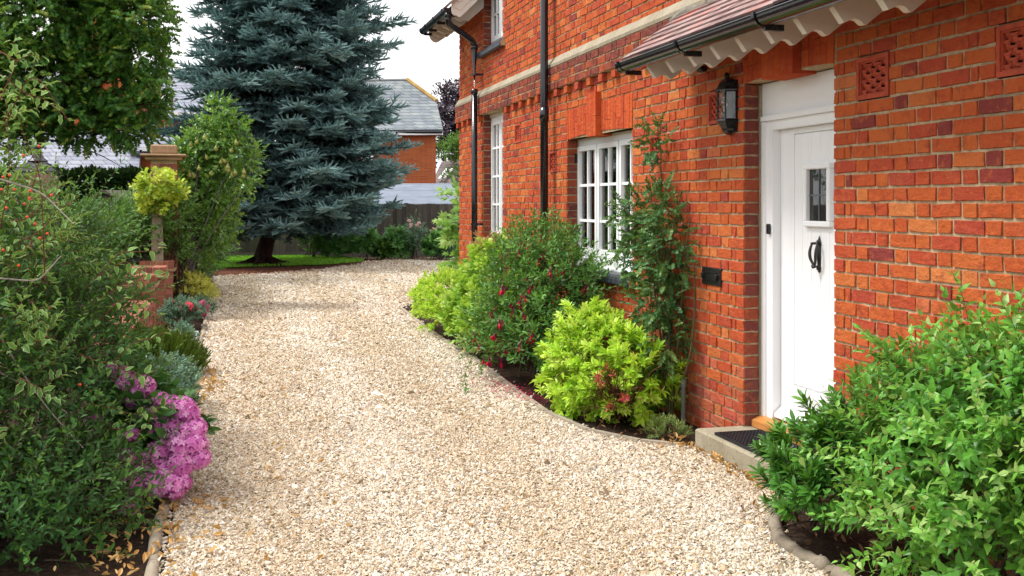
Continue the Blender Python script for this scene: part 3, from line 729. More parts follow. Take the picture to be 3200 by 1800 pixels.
for r_i in range(6):
    s0 = r_i*ga-.02; y = 6.965-(.083 if r_i % 2 else 0)
    if r_i % 2: spans = [(6.965, 6.965-.08)]
    else: spans = []
    while y > 2.6: spans.append((y, y-.165)); y -= .165
    for (a, b) in spans:
        e = min(s0+.2, Ls+.005); u0, u1 = a-.001, b+.001; lift0 = .026+rng.normal(0, .0012); lift1 = .004
        def pt(s_, l_, yy): return (EX+dx*s_-dz*l_, yy, EZ+dz*s_+dx*l_)
        c = [pt(s0, lift0, u0), pt(s0, lift0, u1), pt(e, lift1, u1), pt(e, lift1, u0)]
        cu = [pt(s0, lift0+.015, u0), pt(s0, lift0+.015, u1), pt(e, lift1+.012, u1), pt(e, lift1+.012, u0)]
        tl.hexa(c+cu, rnd=random.random())
child(tl.build('porch_roof', M['tile']), house)
fl = MB(); t = np.linspace(0, 1, 30)
yy = 7.03-t*4.4; zz = RZ-.01+.0*t
P = np.stack((.0+rng.normal(0, .008, 30), yy, zz+rng.normal(0, .008, 30)), 1); P[0] = (-.05, 7.07, 2.845); P[1, 0] = -.03
fl.tube(P, .045+rng.uniform(-.006, .012, 30), 9); child(fl.build('cement_fillet', M['fillet'], None, True), house)
def gutter(y0, y1, x, z, name='gutter'):
    g = MB(); a = np.linspace(math.pi, 2*math.pi, 13); r0, r1 = .058, .054
    pr = [(x+r0*math.cos(q), z+r0*math.sin(q)) for q in a]+[(x+r1*math.cos(q), z+r1*math.sin(q)) for q in a[::-1]]
    n = len(pr); V = [(p[0], y0, p[1]) for p in pr]+[(p[0], y1, p[1]) for p in pr]
    g.add(V, [(i, (i+1) % n, n+(i+1) % n, n+i) for i in range(n)])
    for yc in (y0, y1):   # end caps
        pr2 = [(x+.061*math.cos(q), z+.061*math.sin(q)) for q in a]
        g.prism(pr2, lambda u, v: (u, yc-.012, v), lambda u, v: (u, yc+.012, v))
    g.tube([(x-.056, y0, z+.002), (x-.056, y1, z+.002)], .0075, 8); g.tube([(x+.056, y0, z+.002), (x+.056, y1, z+.002)], .005, 6)
    go = g.build(name, M['black'], None, False); child(go, house); return go
def bracket(y, x, z, go):
    b = MB(); a = np.linspace(math.pi*.98, 2*math.pi, 12)
    V = []; 
    for yc in (y-.014, y+.014):
        V += [(x+.066*math.cos(q), yc, z+.066*math.sin(q)) for q in a]
    b.add(V, [(i, i+1, 13+i, 12+i) for i in range(11)])
    b.box(x+.0, x+.11, y-.014, y+.014, z-.078, z-.045); b.box(x-.068, x-.055, y-.014, y+.014, z-.01, z+.014)
    o = b.build('gutter_bracket', M['black']); o.parent = go
GX, GZ = -.475, 2.515
go = gutter(2.6, 6.985, GX, GZ)
for yy in (6.93, 5.95, 4.96, 3.97, 3.0): bracket(yy, GX, GZ, go)
# security sensor under the feet
sb = MB(); sb.bbox(-.05, .0, 6.62, 6.70, 2.44, 2.48, b=.01); child(sb.build('alarm_sensor', M['black']), house)

# upper eaves with soffit, fascia and gutter

def barge(y, pitch, zb, xb, name='barge_board'):
    b = MB(); m = pitch
    lo = [(xb, zb), (xb-.03, zb-.005), (xb-.055, zb+.018), (xb-.085, zb+.012), (xb-.105, zb+.035), (xb-.115, zb+.07)]
    for (off, yo, th_) in ((0, 0, .022), (.09, -.016, .016), (.19, -.03, .014)):
        pr = [(.6, zb+(.6-xb)*m+off)]+[(p[0]-(0 if off else 0), p[1]+off) for p in lo]+[(xb-.115, zb+.30), (.6, zb+(.6-xb)*m+.42)]
        b.prism(pr, lambda x, z: (x, y+yo-th_, z), lambda x, z: (x, y+yo, z))
    child(b.build(name, M['cream']), house)
barge(12.93, 1.0, 3.87, -.36); 
b = MB()
pr = [(.0, 4.03), (-.27, 3.84), (-.31, 3.82), (-.36, 3.83), (-.40, 3.87), (-.42, 3.93), (-.42, 4.03), (.0, 4.4)]
b.prism(pr, lambda x, z: (x, 14.74, z), lambda x, z: (x, 14.78, z)); child(b.build('barge_board', M['cream']), house)
b = MB(); b.prism([(-.44, 4.0), (.3, 4.62), (.3, 4.66), (-.44, 4.04)], lambda x, z: (x, 12.9, z), lambda x, z: (x, 14.76, z)); child(b.build('soffit_board', M['cream']), house)
rf2 = MB(); rf2.prism([(-.4, 3.99), (-.39, 3.90), (-.30, 3.86), (-.26, 3.88), (-.2, 3.87), (0, 4.05), (0, 4.3)], lambda x, z: (x, -.02, z), lambda x, z: (x, .02, z))
rm2 = rf2.mesh('rafter_foot', M['cream'])
for yy in (13.2, 13.55, 13.9, 14.25, 14.55):
    o = bpy.data.objects.new('rafter_foot', rm2); COL.objects.link(o); o.location = (0, yy, 0); child(o, house)
tl = MB(); 
for r_i in range(14):
    y = 14.82
    while y > 12.87:
        s0 = r_i*.1; c = []
        for l0, l1 in ((.0, -.012), (.015, .003)):
            c += [(-.5+s0*.72-l0*.7, y, 4.02+s0*.69+l0), (-.5+s0*.72-l0*.7, y-.163, 4.02+s0*.69+l0), (-.5+(s0+.18)*.72, y-.163, 4.02+(s0+.18)*.69+l1), (-.5+(s0+.18)*.72, y, 4.02+(s0+.18)*.69+l1)]
        tl.hexa(c, rnd=random.random()); y -= .165
child(tl.build('upper_roof', M['tile']), house)
g2 = gutter(12.98, 14.75, -.50, 3.985)
for yy in (13.15, 13.75, 14.35, 14.7): bracket(yy, -.50, 3.985, g2)
# rainwater pipes
def clip(y, z, parent, x=-.095):
    c = MB(); c.tube([(x, y, z-.012), (x, y, z+.012)], .047, 14); c.box(x+.0, .0, y-.012, y+.012, z-.012, z+.012); c.box(-.012, 0, y-.06, y-.0, z-.014, z+.014)
    o = c.build('pipe_clip', M['black']); o.parent = parent
def arc(p0, p1, p2, n=6):
    t = np.linspace(0, 1, n)[:, None]; p0, p1, p2 = map(np.array, (p0, p1, p2)); return (1-t)**2*p0+2*t*(1-t)*p1+t*t*p2
PX = -.10
dp = MB(); yp = 13.28
path = np.concatenate(([(-.50, 13.02, 3.95)], arc((-.50, 13.02, 3.87), (-.50, 13.02, 3.80), (-.45, 13.05, 3.775)), arc((-.17, 13.24, 3.655), (PX, 13.28, 3.62), (PX, 13.28, 3.53)), [(PX, 13.28, 3.0)]))
dp.tube(path, .038, 14); d1 = dp.build('rainwater_pipe', M['black'], None, True); child(d1, house)
dp = MB(); dp.tube([(PX, 13.28, 3.0), (PX, 13.28, .1)], .038, 14); o = dp.build('pipe_length', M['black'], None, True); o.parent = d1
for z in (3.2, 1.27, .3): clip(13.28, z, d1, PX)
for z in (3.9, 3.55, 2.98): 
    c = MB(); q = (-.50, 13.02) if z > 3.8 else (PX, 13.28); c.tube([(q[0], q[1], z-.03), (q[0], q[1], z+.03)], .044, 14); o = c.build('pipe_socket', M['black'], None, True); o.parent = d1
yp = 10.16
dp = MB(); dp.tube([(PX, yp, 5.2), (PX, yp, .1)], .04, 16); d2 = dp.build('rainwater_pipe', M['black'], None, True); child(d2, house)
for z in (3.6, 1.07, .35): clip(yp, z, d2, PX)
c = MB(); c.tube([(PX, yp, 2.36), (PX, yp, 2.50)], .047, 16); o = c.build('pipe_socket', M['black'], None, True); o.parent = d2
# wall lantern beside the door
lan = thing('wall_lantern', 'black half lantern with a clear bulb fixed beside the white door', 'lantern', (0, 6.30, 2.0))
YL = 6.265; XR, YR = .092, .088
b = MB(); hx = lambda n, r: [(r[0]*math.cos(a), r[1]*math.sin(a)) for a in np.linspace(math.pi/2, math.pi*1.5, n)]
def half(mb, prof, n=4, **k):
    P = []; 
    for f_, z in prof: P.append([(-.012-XR*f_*math.cos(a), YL+YR*f_*math.sin(a), z) for a in np.linspace(-math.pi/2, math.pi/2, n+1)])
    V = [p for row in P for p in row]; m = n+1
    mb.add(V, [(i*m+j, i*m+j+1, i*m+m+j+1, i*m+m+j) for i in range(len(P)-1) for j in range(n)], **k)
half(b, [(0, 2.085), (.94, 2.085), (1.0, 2.072), (.93, 2.06), (.7, 2.035), (.62, 2.022), (.6, 2.012), (.45, 1.995), (.2, 1.985), (0, 1.984)])
half(b, [(0, 2.262), (1.0, 2.262), (1.12, 2.266), (1.12, 2.274), (.98, 2.29), (.85, 2.315), (.62, 2.338), (.3, 2.352), (0, 2.355)])
b.box(-.014, -.0, YL-.086, YL+.086, 2.0, 2.335)
b.lathe([(0, 0), (.012, 0), (.018, .018), (.013, .036), (0, .042)], (-.035, YL, 2.35), 12)
bd = b.build('lantern_body', M['black']); child(bd, lan)
f = MB()
for a in np.linspace(-math.pi/2, math.pi/2, 5):
    x, y = -.012-XR*.94*math.cos(a), YL+YR*.94*math.sin(a); f.box(x-.004, x+.004, y-.004, y+.004, 2.085, 2.262)
child(f.build('lantern_bars', M['black']), lan)
g = MB(); half(g, [(.92, 2.086), (.92, 2.261)]); child(g.build('lantern_glass', M['clear']), lan)
bu = MB(); bu.lathe([(.012, 0), (.014, .015), (.026, .04), (.032, .062), (.026, .085), (.012, .095), (0, .097)], (-.055, YL, 2.125), 14); child(bu.build('bulb', M['clear'], None, True), lan)
bu = MB(); bu.tube([(-.055, YL, 2.085), (-.055, YL, 2.128)], .014, 10); bu.tube([(-.055, YL, 2.13), (-.055, YL, 2.15)], .004, 6, mat=1)
for s in (-1, 1): bu.tube([(-.055, YL+s*.005, 2.15), (-.055, YL+s*.012, 2.185), (-.055, YL, 2.195)], .0012, 4, mat=1)
child(bu.build('lamp_holder', [M['blackmat'], M['frost']]), lan)
# doorstep and rubber mat
def rough_slab(x0, x1, y0, y1, z0, z1):
    mb = MB(); nx, ny, nz = 8, 24, 4; 
    pr = []
    def face(fn, nu, nv):
        u, v = np.meshgrid(np.linspace(0, 1, nu+1), np.linspace(0, 1, nv+1), indexing='ij'); P = fn(u, v).reshape(-1, 3)
        i, j = np.meshgrid(np.arange(nu), np.arange(nv), indexing='ij'); i, j = i.ravel(), j.ravel(); w_ = nv+1
        mb.add(P, np.stack((i*w_+j, i*w_+w_+j, i*w_+w_+j+1, i*w_+j+1), -1))
    c = .012
    face(lambda u, v: np.stack((x0+c+u*(x1-x0-c), y0+c+v*(y1-y0-2*c), z1+.002*np.sin(u*9+v*13)*u*(1-u)*v*(1-v)*8), -1), nx, ny)
    face(lambda u, v: np.stack((x0+.0*u+.004*np.sin(v*20)*np.sin(u*3.14)*np.sin(v*3.14), y0+v*(y1-y0), z0+u*(z1-c-z0)), -1), nz, ny)
    face(lambda u, v: np.stack((x0+c*u, y0+c*u+v*(y1-y0-2*c*u), z1-c+c*u), -1), 1, ny)
    for yy, s in ((y0, 1), (y1, -1)):
        face(lambda u, v: np.stack((x0+v*(x1-x0), yy+0*u, z0+u*(z1-c-z0)), -1), nz, nx)
        face(lambda u, v: np.stack((x0+c*u+v*(x1-x0-c*u), yy+s*c*u, z1-c+c*u), -1), 1, nx)
    return mb
stp = rough_slab(-.315, .055, 4.93, 6.14, -.05, .12).build('doorstep', M['step'])
tag(stp, 'grey concrete doorstep below the white front door', 'doorstep')
mt = thing('door_mat', 'black rubber mat with open honeycomb rings on the doorstep', 'door mat', (-.14, 5.5, .122))
b = MB(); x0, x1, y0, y1 = -.285, .03, 5.03, 5.93
for q in ((x0, x1, y0, y0+.012), (x0, x1, y1-.012, y1), (x0, x0+.012, y0+.012, y1-.012), (x1-.012, x1, y0+.012, y1-.012)): b.box(*q, .122, .137)
ny = int((y1-y0)/.036); nx = int((x1-x0)/.034)
for i in range(ny):
    for j in range(nx):
        cx, cy = x0+.02+j*.034+(.0), y0+.022+(i+.5*(j % 2))*.036
        if cy > y1-.02: continue
        b.lathe([(.0175, 0), (.0175, .018), (.011, .018), (.011, 0)], (cx, cy, .122), 8)
child(b.build('ring_grid', M['blackmat']), mt)
b = MB(); b.box(x0+.004, x1-.004, y0+.004, y1-.004, .1215, .1235); child(b.build('mat_base', M['blackmat']), mt)
# grey stand pipe at the foot of the wall
b = MB(); b.tube([(-.10, 6.80, -.02), (-.10, 6.80, .27)], .016, 10); b.tube([(-.10, 6.80, .26), (-.10, 6.80, .32)], .022, 10)
tag(b.build('stand_pipe', m_plain('grey_pipe', (.12, .15, .13), .5)), 'short grey upright pipe at the foot of the brick wall left of the door', 'pipe')
# ================================================================== PLANTS : helpers
def leaf(rows, fold=.18, droop=.25, lobes=None):
    """unit leaf along +x. rows: list of (t, halfwidth)"""
    V = [(0, 0, 0)]; F = []; E = [0.]
    for t, w_ in rows:
        z = -droop*t*t; V += [(t, -w_, z+fold*w_), (t, 0, z), (t, w_, z+fold*w_)]; E += [1., 0., 1.]
    V.append((1, 0, -droop)); E.append(.9); n = len(rows)
    F += [(0, 1, 2), (0, 2, 3)]
    for i in range(n-1):
        a = 1+3*i; F += [(a, a+3, a+4), (a, a+4, a+1), (a+1, a+4, a+5), (a+1, a+5, a+2)]
    a = 1+3*(n-1); F += [(a, a+3, a+1), (a+1, a+3, a+2)]
    F = [(f[0], f[2], f[1]) for f in F]
    return np.array(V, float), np.array(F), np.array(E)
LF_OV = leaf([(.28, .24), (.6, .22)]); LF_OVN = leaf([(.15, .18), (.4, .25), (.7, .17)], .25, .3)
LF_ELL = leaf([(.3, .17), (.65, .16)], .2, .15); LF_LONG = leaf([(.25, .09), (.6, .11)], .2, .2); LF_LAUR = leaf([(.2, .09), (.45, .15), (.75, .13)], .25, .25)
LF_RND = leaf([(.25, .33), (.65, .36)], .15, .2); LF_NEED = (np.array([(0, -.035, 0), (1, 0, 0), (0, .035, 0)], float), np.array([(0, 1, 2)]), np.zeros(3))
LF_TINY = (np.array([(0, 0, 0), (.5, -.22, .04), (1, 0, -.05), (.5, .22, .04)], float), np.array([(0, 1, 2), (0, 2, 3)]), np.array([0, 1., 1., 1.]))
def star(pts, r0=.45, droop=.2):           # lobed leaf, stalk at origin
    V = [(.35, 0, 0)]; E = [0]; n = len(pts)
    for a, r_ in pts: V.append((.35+r_*math.cos(a), r_*math.sin(a), -droop*r_)); E.append(1)
    return np.array(V, float), np.array([(0, 1+i, 1+(i+1) % n) for i in range(n)]), np.array(E, float)
LF_MAPLE = star([(0, .65), (.35, .33), (.8, .62), (1.25, .3), (1.9, .5), (2.7, .25), (3.14, .33), (-2.7, .25), (-1.9, .5), (-1.25, .3), (-.8, .62), (-.35, .33)])
LF_FIG = star([(0, .65), (.25, .28), (.6, .6), (.95, .25), (1.5, .5), (2.4, .3), (3.14, .3), (-2.4, .3), (-1.5, .5), (-.95, .25), (-.6, .6), (-.25, .28)])
def shoot(lf, n, length, ls, ang=55, arr='alt', srad=.0022, curve=.15, taper=.5, start=.12, var=.16, stem=True, flat=0., uz=.35):
    mb = MB(); t = np.linspace(0, 1, 5)
    pth = lambda q: np.stack((length*q, 0*q, -curve*length*q*q), -1)
    if stem: mb.tube(pth(t), srad*(1-.6*t), 3, False, mat=1)
    V, F, E = lf; ts = np.linspace(start, 1, n); P, D, U, s_, rr = [], [], [], [], []
    for i, q in enumerate(ts):
        b = pth(np.array([q]))[0]; k = 1 if arr in ('alt',) else (2 if arr == 'opp' else 3)
        if i == n-1 and arr != 'tuft': k = 1
        for j in range(k):
            if arr == 'alt': ph = (i % 2)*math.pi+rng.normal(0, .5)+(rng.uniform(0, 6.28) if not flat else 0)
            elif arr == 'opp': ph = (i % 2)*math.pi/2*(0 if flat else 1)+j*math.pi+rng.normal(0, .25)
            elif arr == 'tri': ph = j*2.1+i*1.05+rng.normal(0, .2)
            else: ph = rng.uniform(0, 6.28)
            a = R(ang)*(1-.45*q)*rng.uniform(.8, 1.2) if i < n-1 or arr == 'tuft' else rng.uniform(0, .2)
            d = np.array((math.cos(a), math.sin(a)*math.cos(ph), math.sin(a)*math.sin(ph)))
            P.append(b); D.append(d); U.append(np.array((1, 0, 0))*math.sin(a)+np.array((0, 0, uz))+rng.normal(0, .15, 3) if a > .25 else np.array((0, .1, 1.)))
            s_.append(ls*(1-taper*(q**2)*.6)*rng.uniform(.8, 1.15)); rr.append(rng.normal(0, var)+.12*q)
    mb.scatter((V, F, np.zeros(len(V)), E, np.zeros(len(F), int)), np.array(P), rots(np.array(D), np.array(U)), np.array(s_), np.array(rr))
    return mb.tmpl()
def inball(P, blobs, k):
    m = np.zeros(len(P), bool)
    for c, r_ in blobs: m |= (((P-np.array(c))/np.array(r_))**2).sum(1) < k*k
    return m
def foliage(mb, blobs, tm, N, up=.5, noise=.45, shell=(.68, 1.03), size=1., svar=.15, rmid=.45, rvar=.14, zmin=.03, low=-.35, clip=None, keep=.78, outw=1.):
    blobs = [(np.array(c, float), np.array(r_ if hasattr(r_, '__len__') else (r_,)*3, float)) for c, r_ in blobs]
    a = np.array([(r_[0]*r_[1]+r_[1]*r_[2]+r_[0]*r_[2]) for _, r_ in blobs]); a /= a.sum()
    idx = rng.choice(len(blobs), N, p=a); C = np.array([b[0] for b in blobs])[idx]; Rr = np.array([b[1] for b in blobs])[idx]
    d = nrm(rng.normal(0, 1, (N, 3))); d[:, 2] = np.where(d[:, 2] < low, -d[:, 2]*.5, d[:, 2]); d = nrm(d)
    lump = 1+.10*np.sin(d[:, 0]*5+C[:, 0]*3)*np.sin(d[:, 1]*6+C[:, 1])+.08*np.sin(d[:, 2]*9+d[:, 0]*7)
    f = rng.uniform(shell[0]**2, shell[1]**2, N)**.5*lump
    P = C+Rr*d*f[:, None]
    ok = P[:, 2] > zmin; inn = inball(P, blobs, keep); ok &= ~inn | (rng.uniform(0, 1, N) < .18)
    if clip is not None: ok &= clip(P)
    P, d = P[ok], d[ok]; Rr = Rr[ok]; n = len(P)
    D = nrm(nrm(d/Rr)*outw+np.array((0, 0, up))+rng.normal(0, noise, (n, 3)))
    U = np.array((0, 0, 1.))+rng.normal(0, .35, (n, 3))
    rr = rmid+rng.normal(0, rvar, n); which = rng.integers(0, len(tm), n); sc = size*(1+rng.uniform(-svar, svar, n))
    for k in range(len(tm)):
        q = which == k
        if q.any(): mb.scatter(tm[k], P[q]-D[q]*.0, rots(D[q], U[q]), sc[q], rr[q])
    return P
def sprig(mb, pts, lf, n, ls, ang=50, rad=.003, rmid=.5, droop=0., rvar=.15, arr='alt'):
    """a long arching shoot through 3-D points with leaves along it"""
    pts = np.array(pts, float); k = len(pts); t = np.linspace(0, 1, 24)
    X = np.stack([np.interp(t, np.linspace(0, 1, k), pts[:, i]) for i in range(3)], 1)
    for _ in range(3): X[1:-1] = (X[:-2]+2*X[1:-1]+X[2:])/4
    X[:, 2] += .012*np.sin(t*9+pts[0, 0]*7); T = nrm(np.gradient(X, axis=0))
    mb.tube(X, rad*(1-.7*t), 5, False, mat=1)
    V, F, E = lf; q = np.linspace(.08, 1, n); ii = (q*23).astype(int); P = X[ii]
    m = n
    if arr == 'opp': P = np.repeat(P, 2, 0); ii = np.repeat(ii, 2); m = 2*n
    Tn = T[ii]; ph = np.arange(m)*2.4+rng.normal(0, .4, m) if arr == 'alt' else np.arange(m)*math.pi+(np.arange(m)//2)*1.3
    A = nrm(np.cross(Tn, np.array((0, 0, 1.)))); B = np.cross(Tn, A); a = R(ang)*rng.uniform(.7, 1.3, m)
    D = Tn*np.cos(a)[:, None]+(A*np.cos(ph)[:, None]+B*np.sin(ph)[:, None])*np.sin(a)[:, None]; D[:, 2] -= droop
    mb.scatter((V, F, np.zeros(len(V)), E, np.zeros(len(F), int)), P, rots(D, np.array((0, 0, 1.))+rng.normal(0, .3, (m, 3))+Tn*.4), ls*rng.uniform(.65, 1.15, m), rmid+rng.normal(0, rvar, m))
def stems(mb, base, tips, rad=.006, spread=.05, sag=.1, mat=0, n=5):
    base = np.array(base, float)
    for tp in tips:
        tp = np.array(tp, float); b = base+np.append(rng.normal(0, spread, 2), 0); mid = (b+tp)/2+np.append(rng.normal(0, .06, 2)*np.linalg.norm(tp-b), sag*np.linalg.norm(tp-b))
        t = np.linspace(0, 1, 9)[:, None]; X = (1-t)**2*b+2*t*(1-t)*mid+t*t*tp; mb.tube(X, rad*(1-.75*t[:, 0]), n, False, mat=mat)
def blob(px, py, Z, rx, ry, rz): return (at(px, py, Z), (rx, ry, rz))
BARKB = m_bark('twig_bark', (.05, .035, .025), (.16, .12, .09)); BARKD = m_bark('dark_twig', (.02, .014, .012), (.07, .045, .035)); BARKR = m_bark('red_stem', (.12, .03, .03), (.25, .09, .06))
def plant(name, label, cat, loc, group=None): return thing(name, label, cat, loc, group)
def put(mb, name, mats, root, smooth=False): o = mb.build(name, mats, None, smooth); child(o, root); return o

# ---------------------------------------------------------------- left foreground evergreen hedge
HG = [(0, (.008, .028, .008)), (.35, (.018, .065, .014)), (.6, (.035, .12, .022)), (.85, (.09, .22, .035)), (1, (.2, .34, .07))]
mh = m_leaf('hedge_leaf', HG, .5, .22, .2, spec=.22)
hedge = plant('evergreen_shrub', 'tall dense dark green small leaved shrub filling the left foreground', 'shrub', (-4.2, 5.2, 0))
LF_HG = leaf([(.2, .13), (.5, .20), (.8, .14)], .25, .2)
small = [shoot(LF_HG, 9, .18, .044, 58, 'alt', .0014, .2) for _ in range(4)]+[shoot(LF_HG, 8, .14, .038, 62, 'alt', .0014, .1) for _ in range(3)]
hb = [blob(80, 1280, 5.7, .62, .8, .55), blob(60, 980, 6.3, .62, .8, .5), blob(130, 1600, 5.0, .42, .6, .42), blob(20, 1750, 4.7, .42, .5, .4), blob(100, 780, 6.7, .5, .6, .34), blob(215, 1150, 6.2, .26, .5, .36), blob(190, 1500, 5.2, .20, .4, .28), blob(230, 930, 6.7, .18, .4, .22), blob(-300, 1200, 5.4, .6, 1.2, .9)]
clipL = lambda P: (P[:, 1] > 3.9) & (P[:, 0] < -3.30-.0*P[:, 1])
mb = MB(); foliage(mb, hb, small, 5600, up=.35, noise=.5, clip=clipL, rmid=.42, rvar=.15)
foliage(mb, hb, small, 2400, up=.35, noise=.6, clip=clipL, rmid=.22, rvar=.1, shell=(.35, .75), keep=0)  # inner leaves coloured darker, painting the shade inside the shrub
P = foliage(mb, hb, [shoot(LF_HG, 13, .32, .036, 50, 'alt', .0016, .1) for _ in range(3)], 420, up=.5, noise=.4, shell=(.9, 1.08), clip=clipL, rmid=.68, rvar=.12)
for a in ([(193, 800, 6.2), (290, 640, 6.0), (397, 474, 5.8)], [(215, 760, 6.2), (330, 640, 6), (420, 598, 5.9)], [(250, 760, 6.2), (330, 700, 6), (405, 660, 5.9)], [(230, 720, 6.3), (270, 600, 6), (305, 520, 6)], [(200, 900, 6.3), (330, 830, 6), (470, 745, 5.9)], [(220, 860, 6.2), (300, 760, 6.1), (395, 690, 6)], [(180, 700, 6.2), (240, 640, 6), (290, 620, 6)], [(250, 1050, 6), (370, 1030, 5.8), (430, 990, 5.7)], [(280, 1400, 5.5), (400, 1420, 5.3), (485, 1390, 5.2)], [(260, 1480, 5.4), (360, 1500, 5.2), (450, 1560, 5.2)]):
    sprig(mb, [at(*p) for p in a], LF_HG, 34, .034, 62, .003, .70)
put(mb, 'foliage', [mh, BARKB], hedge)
mb = MB(); stems(mb, (-4.25, 5.3, 0), [np.array(b[0])+rng.normal(0, .1, 3)-(.15, 0, 0) for b in hb[:5] for _ in range(4)], .010, .12); put(mb, 'stem', BARKD, hedge)

# variegated shrub with berries among it
VG = [(0, (.02, .07, .02)), (.4, (.05, .16, .035)), (.7, (.12, .28, .06)), (1, (.28, .42, .10))]
mv = m_leaf('variegated_leaf', VG, .5, .28, .15, cream=(.60, .60, .28), spec=.25)
var = plant('variegated_shrub', 'loose cream edged variegated shrub with orange berries at the far left edge', 'shrub', tuple(at(30, 900, 5.3)*np.array((1, 1, 0))))
LF_WAVY = leaf([(.2, .2), (.42, .15), (.62, .24), (.82, .12)], .45, .3)
big = [shoot(LF_WAVY, 7, .17, .062, 60, 'alt', .002, .15) for _ in range(4)]
vb = [blob(-40, 520, 5.5, .18, .3, .55), blob(40, 700, 5.6, .24, .3, .3), blob(-20, 900, 5.3, .2, .3, .35), blob(60, 1150, 5.0, .16, .25, .3), blob(150, 820, 5.8, .16, .2, .2)]
mb = MB(); foliage(mb, vb, big, 150, up=.5, noise=.7, shell=(.5, 1.1), rmid=.5, rvar=.2, low=-.8, keep=.3)
vs = [[(-10, 165, 5.3), (50, 182, 5.2), (80, 185, 5.15), (110, 165, 5.1)], [(0, 320, 5.3), (60, 165, 5.3), (35, 120, 5.2)], [(10, 420, 5.4), (80, 240, 5.3), (120, 250, 5.2), (215, 372, 5.1)], [(0, 400, 5.4), (130, 170, 5.2)], [(140, 880, 5.4), (130, 560, 5.3), (75, 430, 5.3), (60, 350, 5.3)],
      [(0, 240, 5.3), (110, 300, 5.3), (190, 350, 5.2)], [(30, 700, 5.2), (110, 660, 5.2), (205, 560, 5.1)], [(60, 760, 5.2), (160, 690, 5.1), (250, 600, 5.1)], [(0, 720, 5.3), (30, 560, 5.2), (20, 300, 5.2)], [(90, 620, 5.4), (130, 480, 5.4), (110, 420, 5.3)]]
for a in vs: sprig(mb, [at(*p) for p in a], LF_WAVY, random.randint(9, 13), .058, 60, .0035, .55, .1, .2)
vs2 = [[(300, 1000, 5.7), (400, 930, 5.6), (505, 990, 5.5)], [(300, 930, 5.8), (420, 880, 5.7), (520, 850, 5.6)], [(260, 900, 5.8), (380, 790, 5.8), (520, 770, 5.7)], [(330, 1150, 5.5), (440, 1060, 5.4), (545, 1030, 5.4)], [(280, 1250, 5.4), (400, 1300, 5.3), (560, 1250, 5.3)], [(300, 1330, 5.3), (420, 1360, 5.2), (500, 1280, 5.2)], [(300, 1550, 5.1), (400, 1590, 5.05), (470, 1640, 5.0)], [(250, 1100, 5.4), (380, 1160, 5.3), (470, 1170, 5.3)], [(330, 1620, 5), (380, 1680, 4.95), (430, 1610, 4.9)], [(300, 860, 5.9), (400, 820, 5.8), (480, 860, 5.7)], [(240, 1420, 5.2), (330, 1450, 5.1), (420, 1480, 5.1)]]
for a in vs2: sprig(mb, [at(*p) for p in a], LF_OVN, random.randint(11, 16), .058, 62, .0032, .6, .15, .2)
put(mb, 'foliage', [mv, BARKR], var)
PALE = m_bark('pale_stem', (.25, .2, .17), (.5, .44, .38), 30)
for a in ([(0, 1050, 5.2), (60, 1150, 5.1), (150, 1280, 5.0), (260, 1400, 4.95)], [(-10, 1160, 5.2), (90, 1210, 5.1), (210, 1290, 5)], [(0, 560, 5.2), (130, 600, 5.2), (230, 700, 5.1)], [(0, 870, 5.2), (120, 880, 5.1), (190, 800, 5.1)]):
    X = np.array([at(*p) for p in a]); t = np.linspace(0, 1, 16); X = np.stack([np.interp(t, np.linspace(0, 1, len(a)), X[:, i]) for i in range(3)], 1)
    for _ in range(3): X[1:-1] = (X[:-2]+2*X[1:-1]+X[2:])/4
    mb = MB(); mb.tube(X, .0055*(1-.5*t), 6); put(mb, 'bare_stem', PALE, var)
berry = MB(); berry.lathe([(0, -1), (.6, -.8), (1, 0), (.6, .8), (0, 1)], (0, 0, 0), 8); bm_ = berry.mesh('berry', m_plain('orange_berry', (.75, .06, .01), .3, .5)); 
for (x, y) in ((30, 548), (122, 457), (73, 486), (10, 553), (5, 592), (45, 592), (94, 596), (92, 620), (76, 637), (85, 678), (148, 730), (125, 744), (58, 830), (10, 782), (250, 1202), (160, 610), (20, 650), (110, 700)):
    o = bpy.data.objects.new('berry', bm_); COL.objects.link(o); o.location = Vector(at(x, y, 5.05)); o.scale = (.008, .008, .007); child(o, var)

# ---------------------------------------------------------------- pink hydrangea
hyd = plant('hydrangea', 'pink mophead hydrangea in flower beside the left edge of the drive', 'hydrangea', (-3.55, 5.75, 0))
LF_HYD = leaf([(.15, .2), (.4, .34), (.7, .26)], .2, .25)
mhy = m_leaf('hydrangea_leaf', [(0, (.015, .05, .02)), (.5, (.04, .13, .03)), (1, (.12, .26, .06))], .4, .22)
mb = MB(); hy = [shoot(LF_HYD, 4, .12, .105, 62, 'opp', .003, .1) for _ in range(4)]
foliage(mb, [blob(480, 1400, 5.6, .20, .2, .28), blob(430, 1280, 5.8, .14, .2, .2)], hy, 90, up=.3, noise=.4, shell=(.5, .92), keep=0)
put(mb, 'foliage', [mhy, BARKB], hyd)
mb = MB(); stems(mb, (-3.6, 5.8, 0), [at(420+q*12, 1250+(q*53) % 220, 6.0) for q in range(14)], .006, .05); put(mb, 'stem', BARKB, hyd)
def petal_floret():
    V = [(0, 0, 0)]; F = []
    for i in range(4):
        a = i*math.pi/2; c, s = math.cos(a), math.sin(a); o = len(V)
        for (u, v, w_) in ((.45, -.38, .05), (.95, -.2, .1), (.95, .2, .1), (.45, .38, .05)): V.append((u*c-v*s, u*s+v*c, w_+.02*i))
        F += [(0, o, o+3), (o, o+1, o+2), (o, o+2, o+3)]
    V.append((0, 0, .14)); return np.array(V), np.array(F)
mfl = None
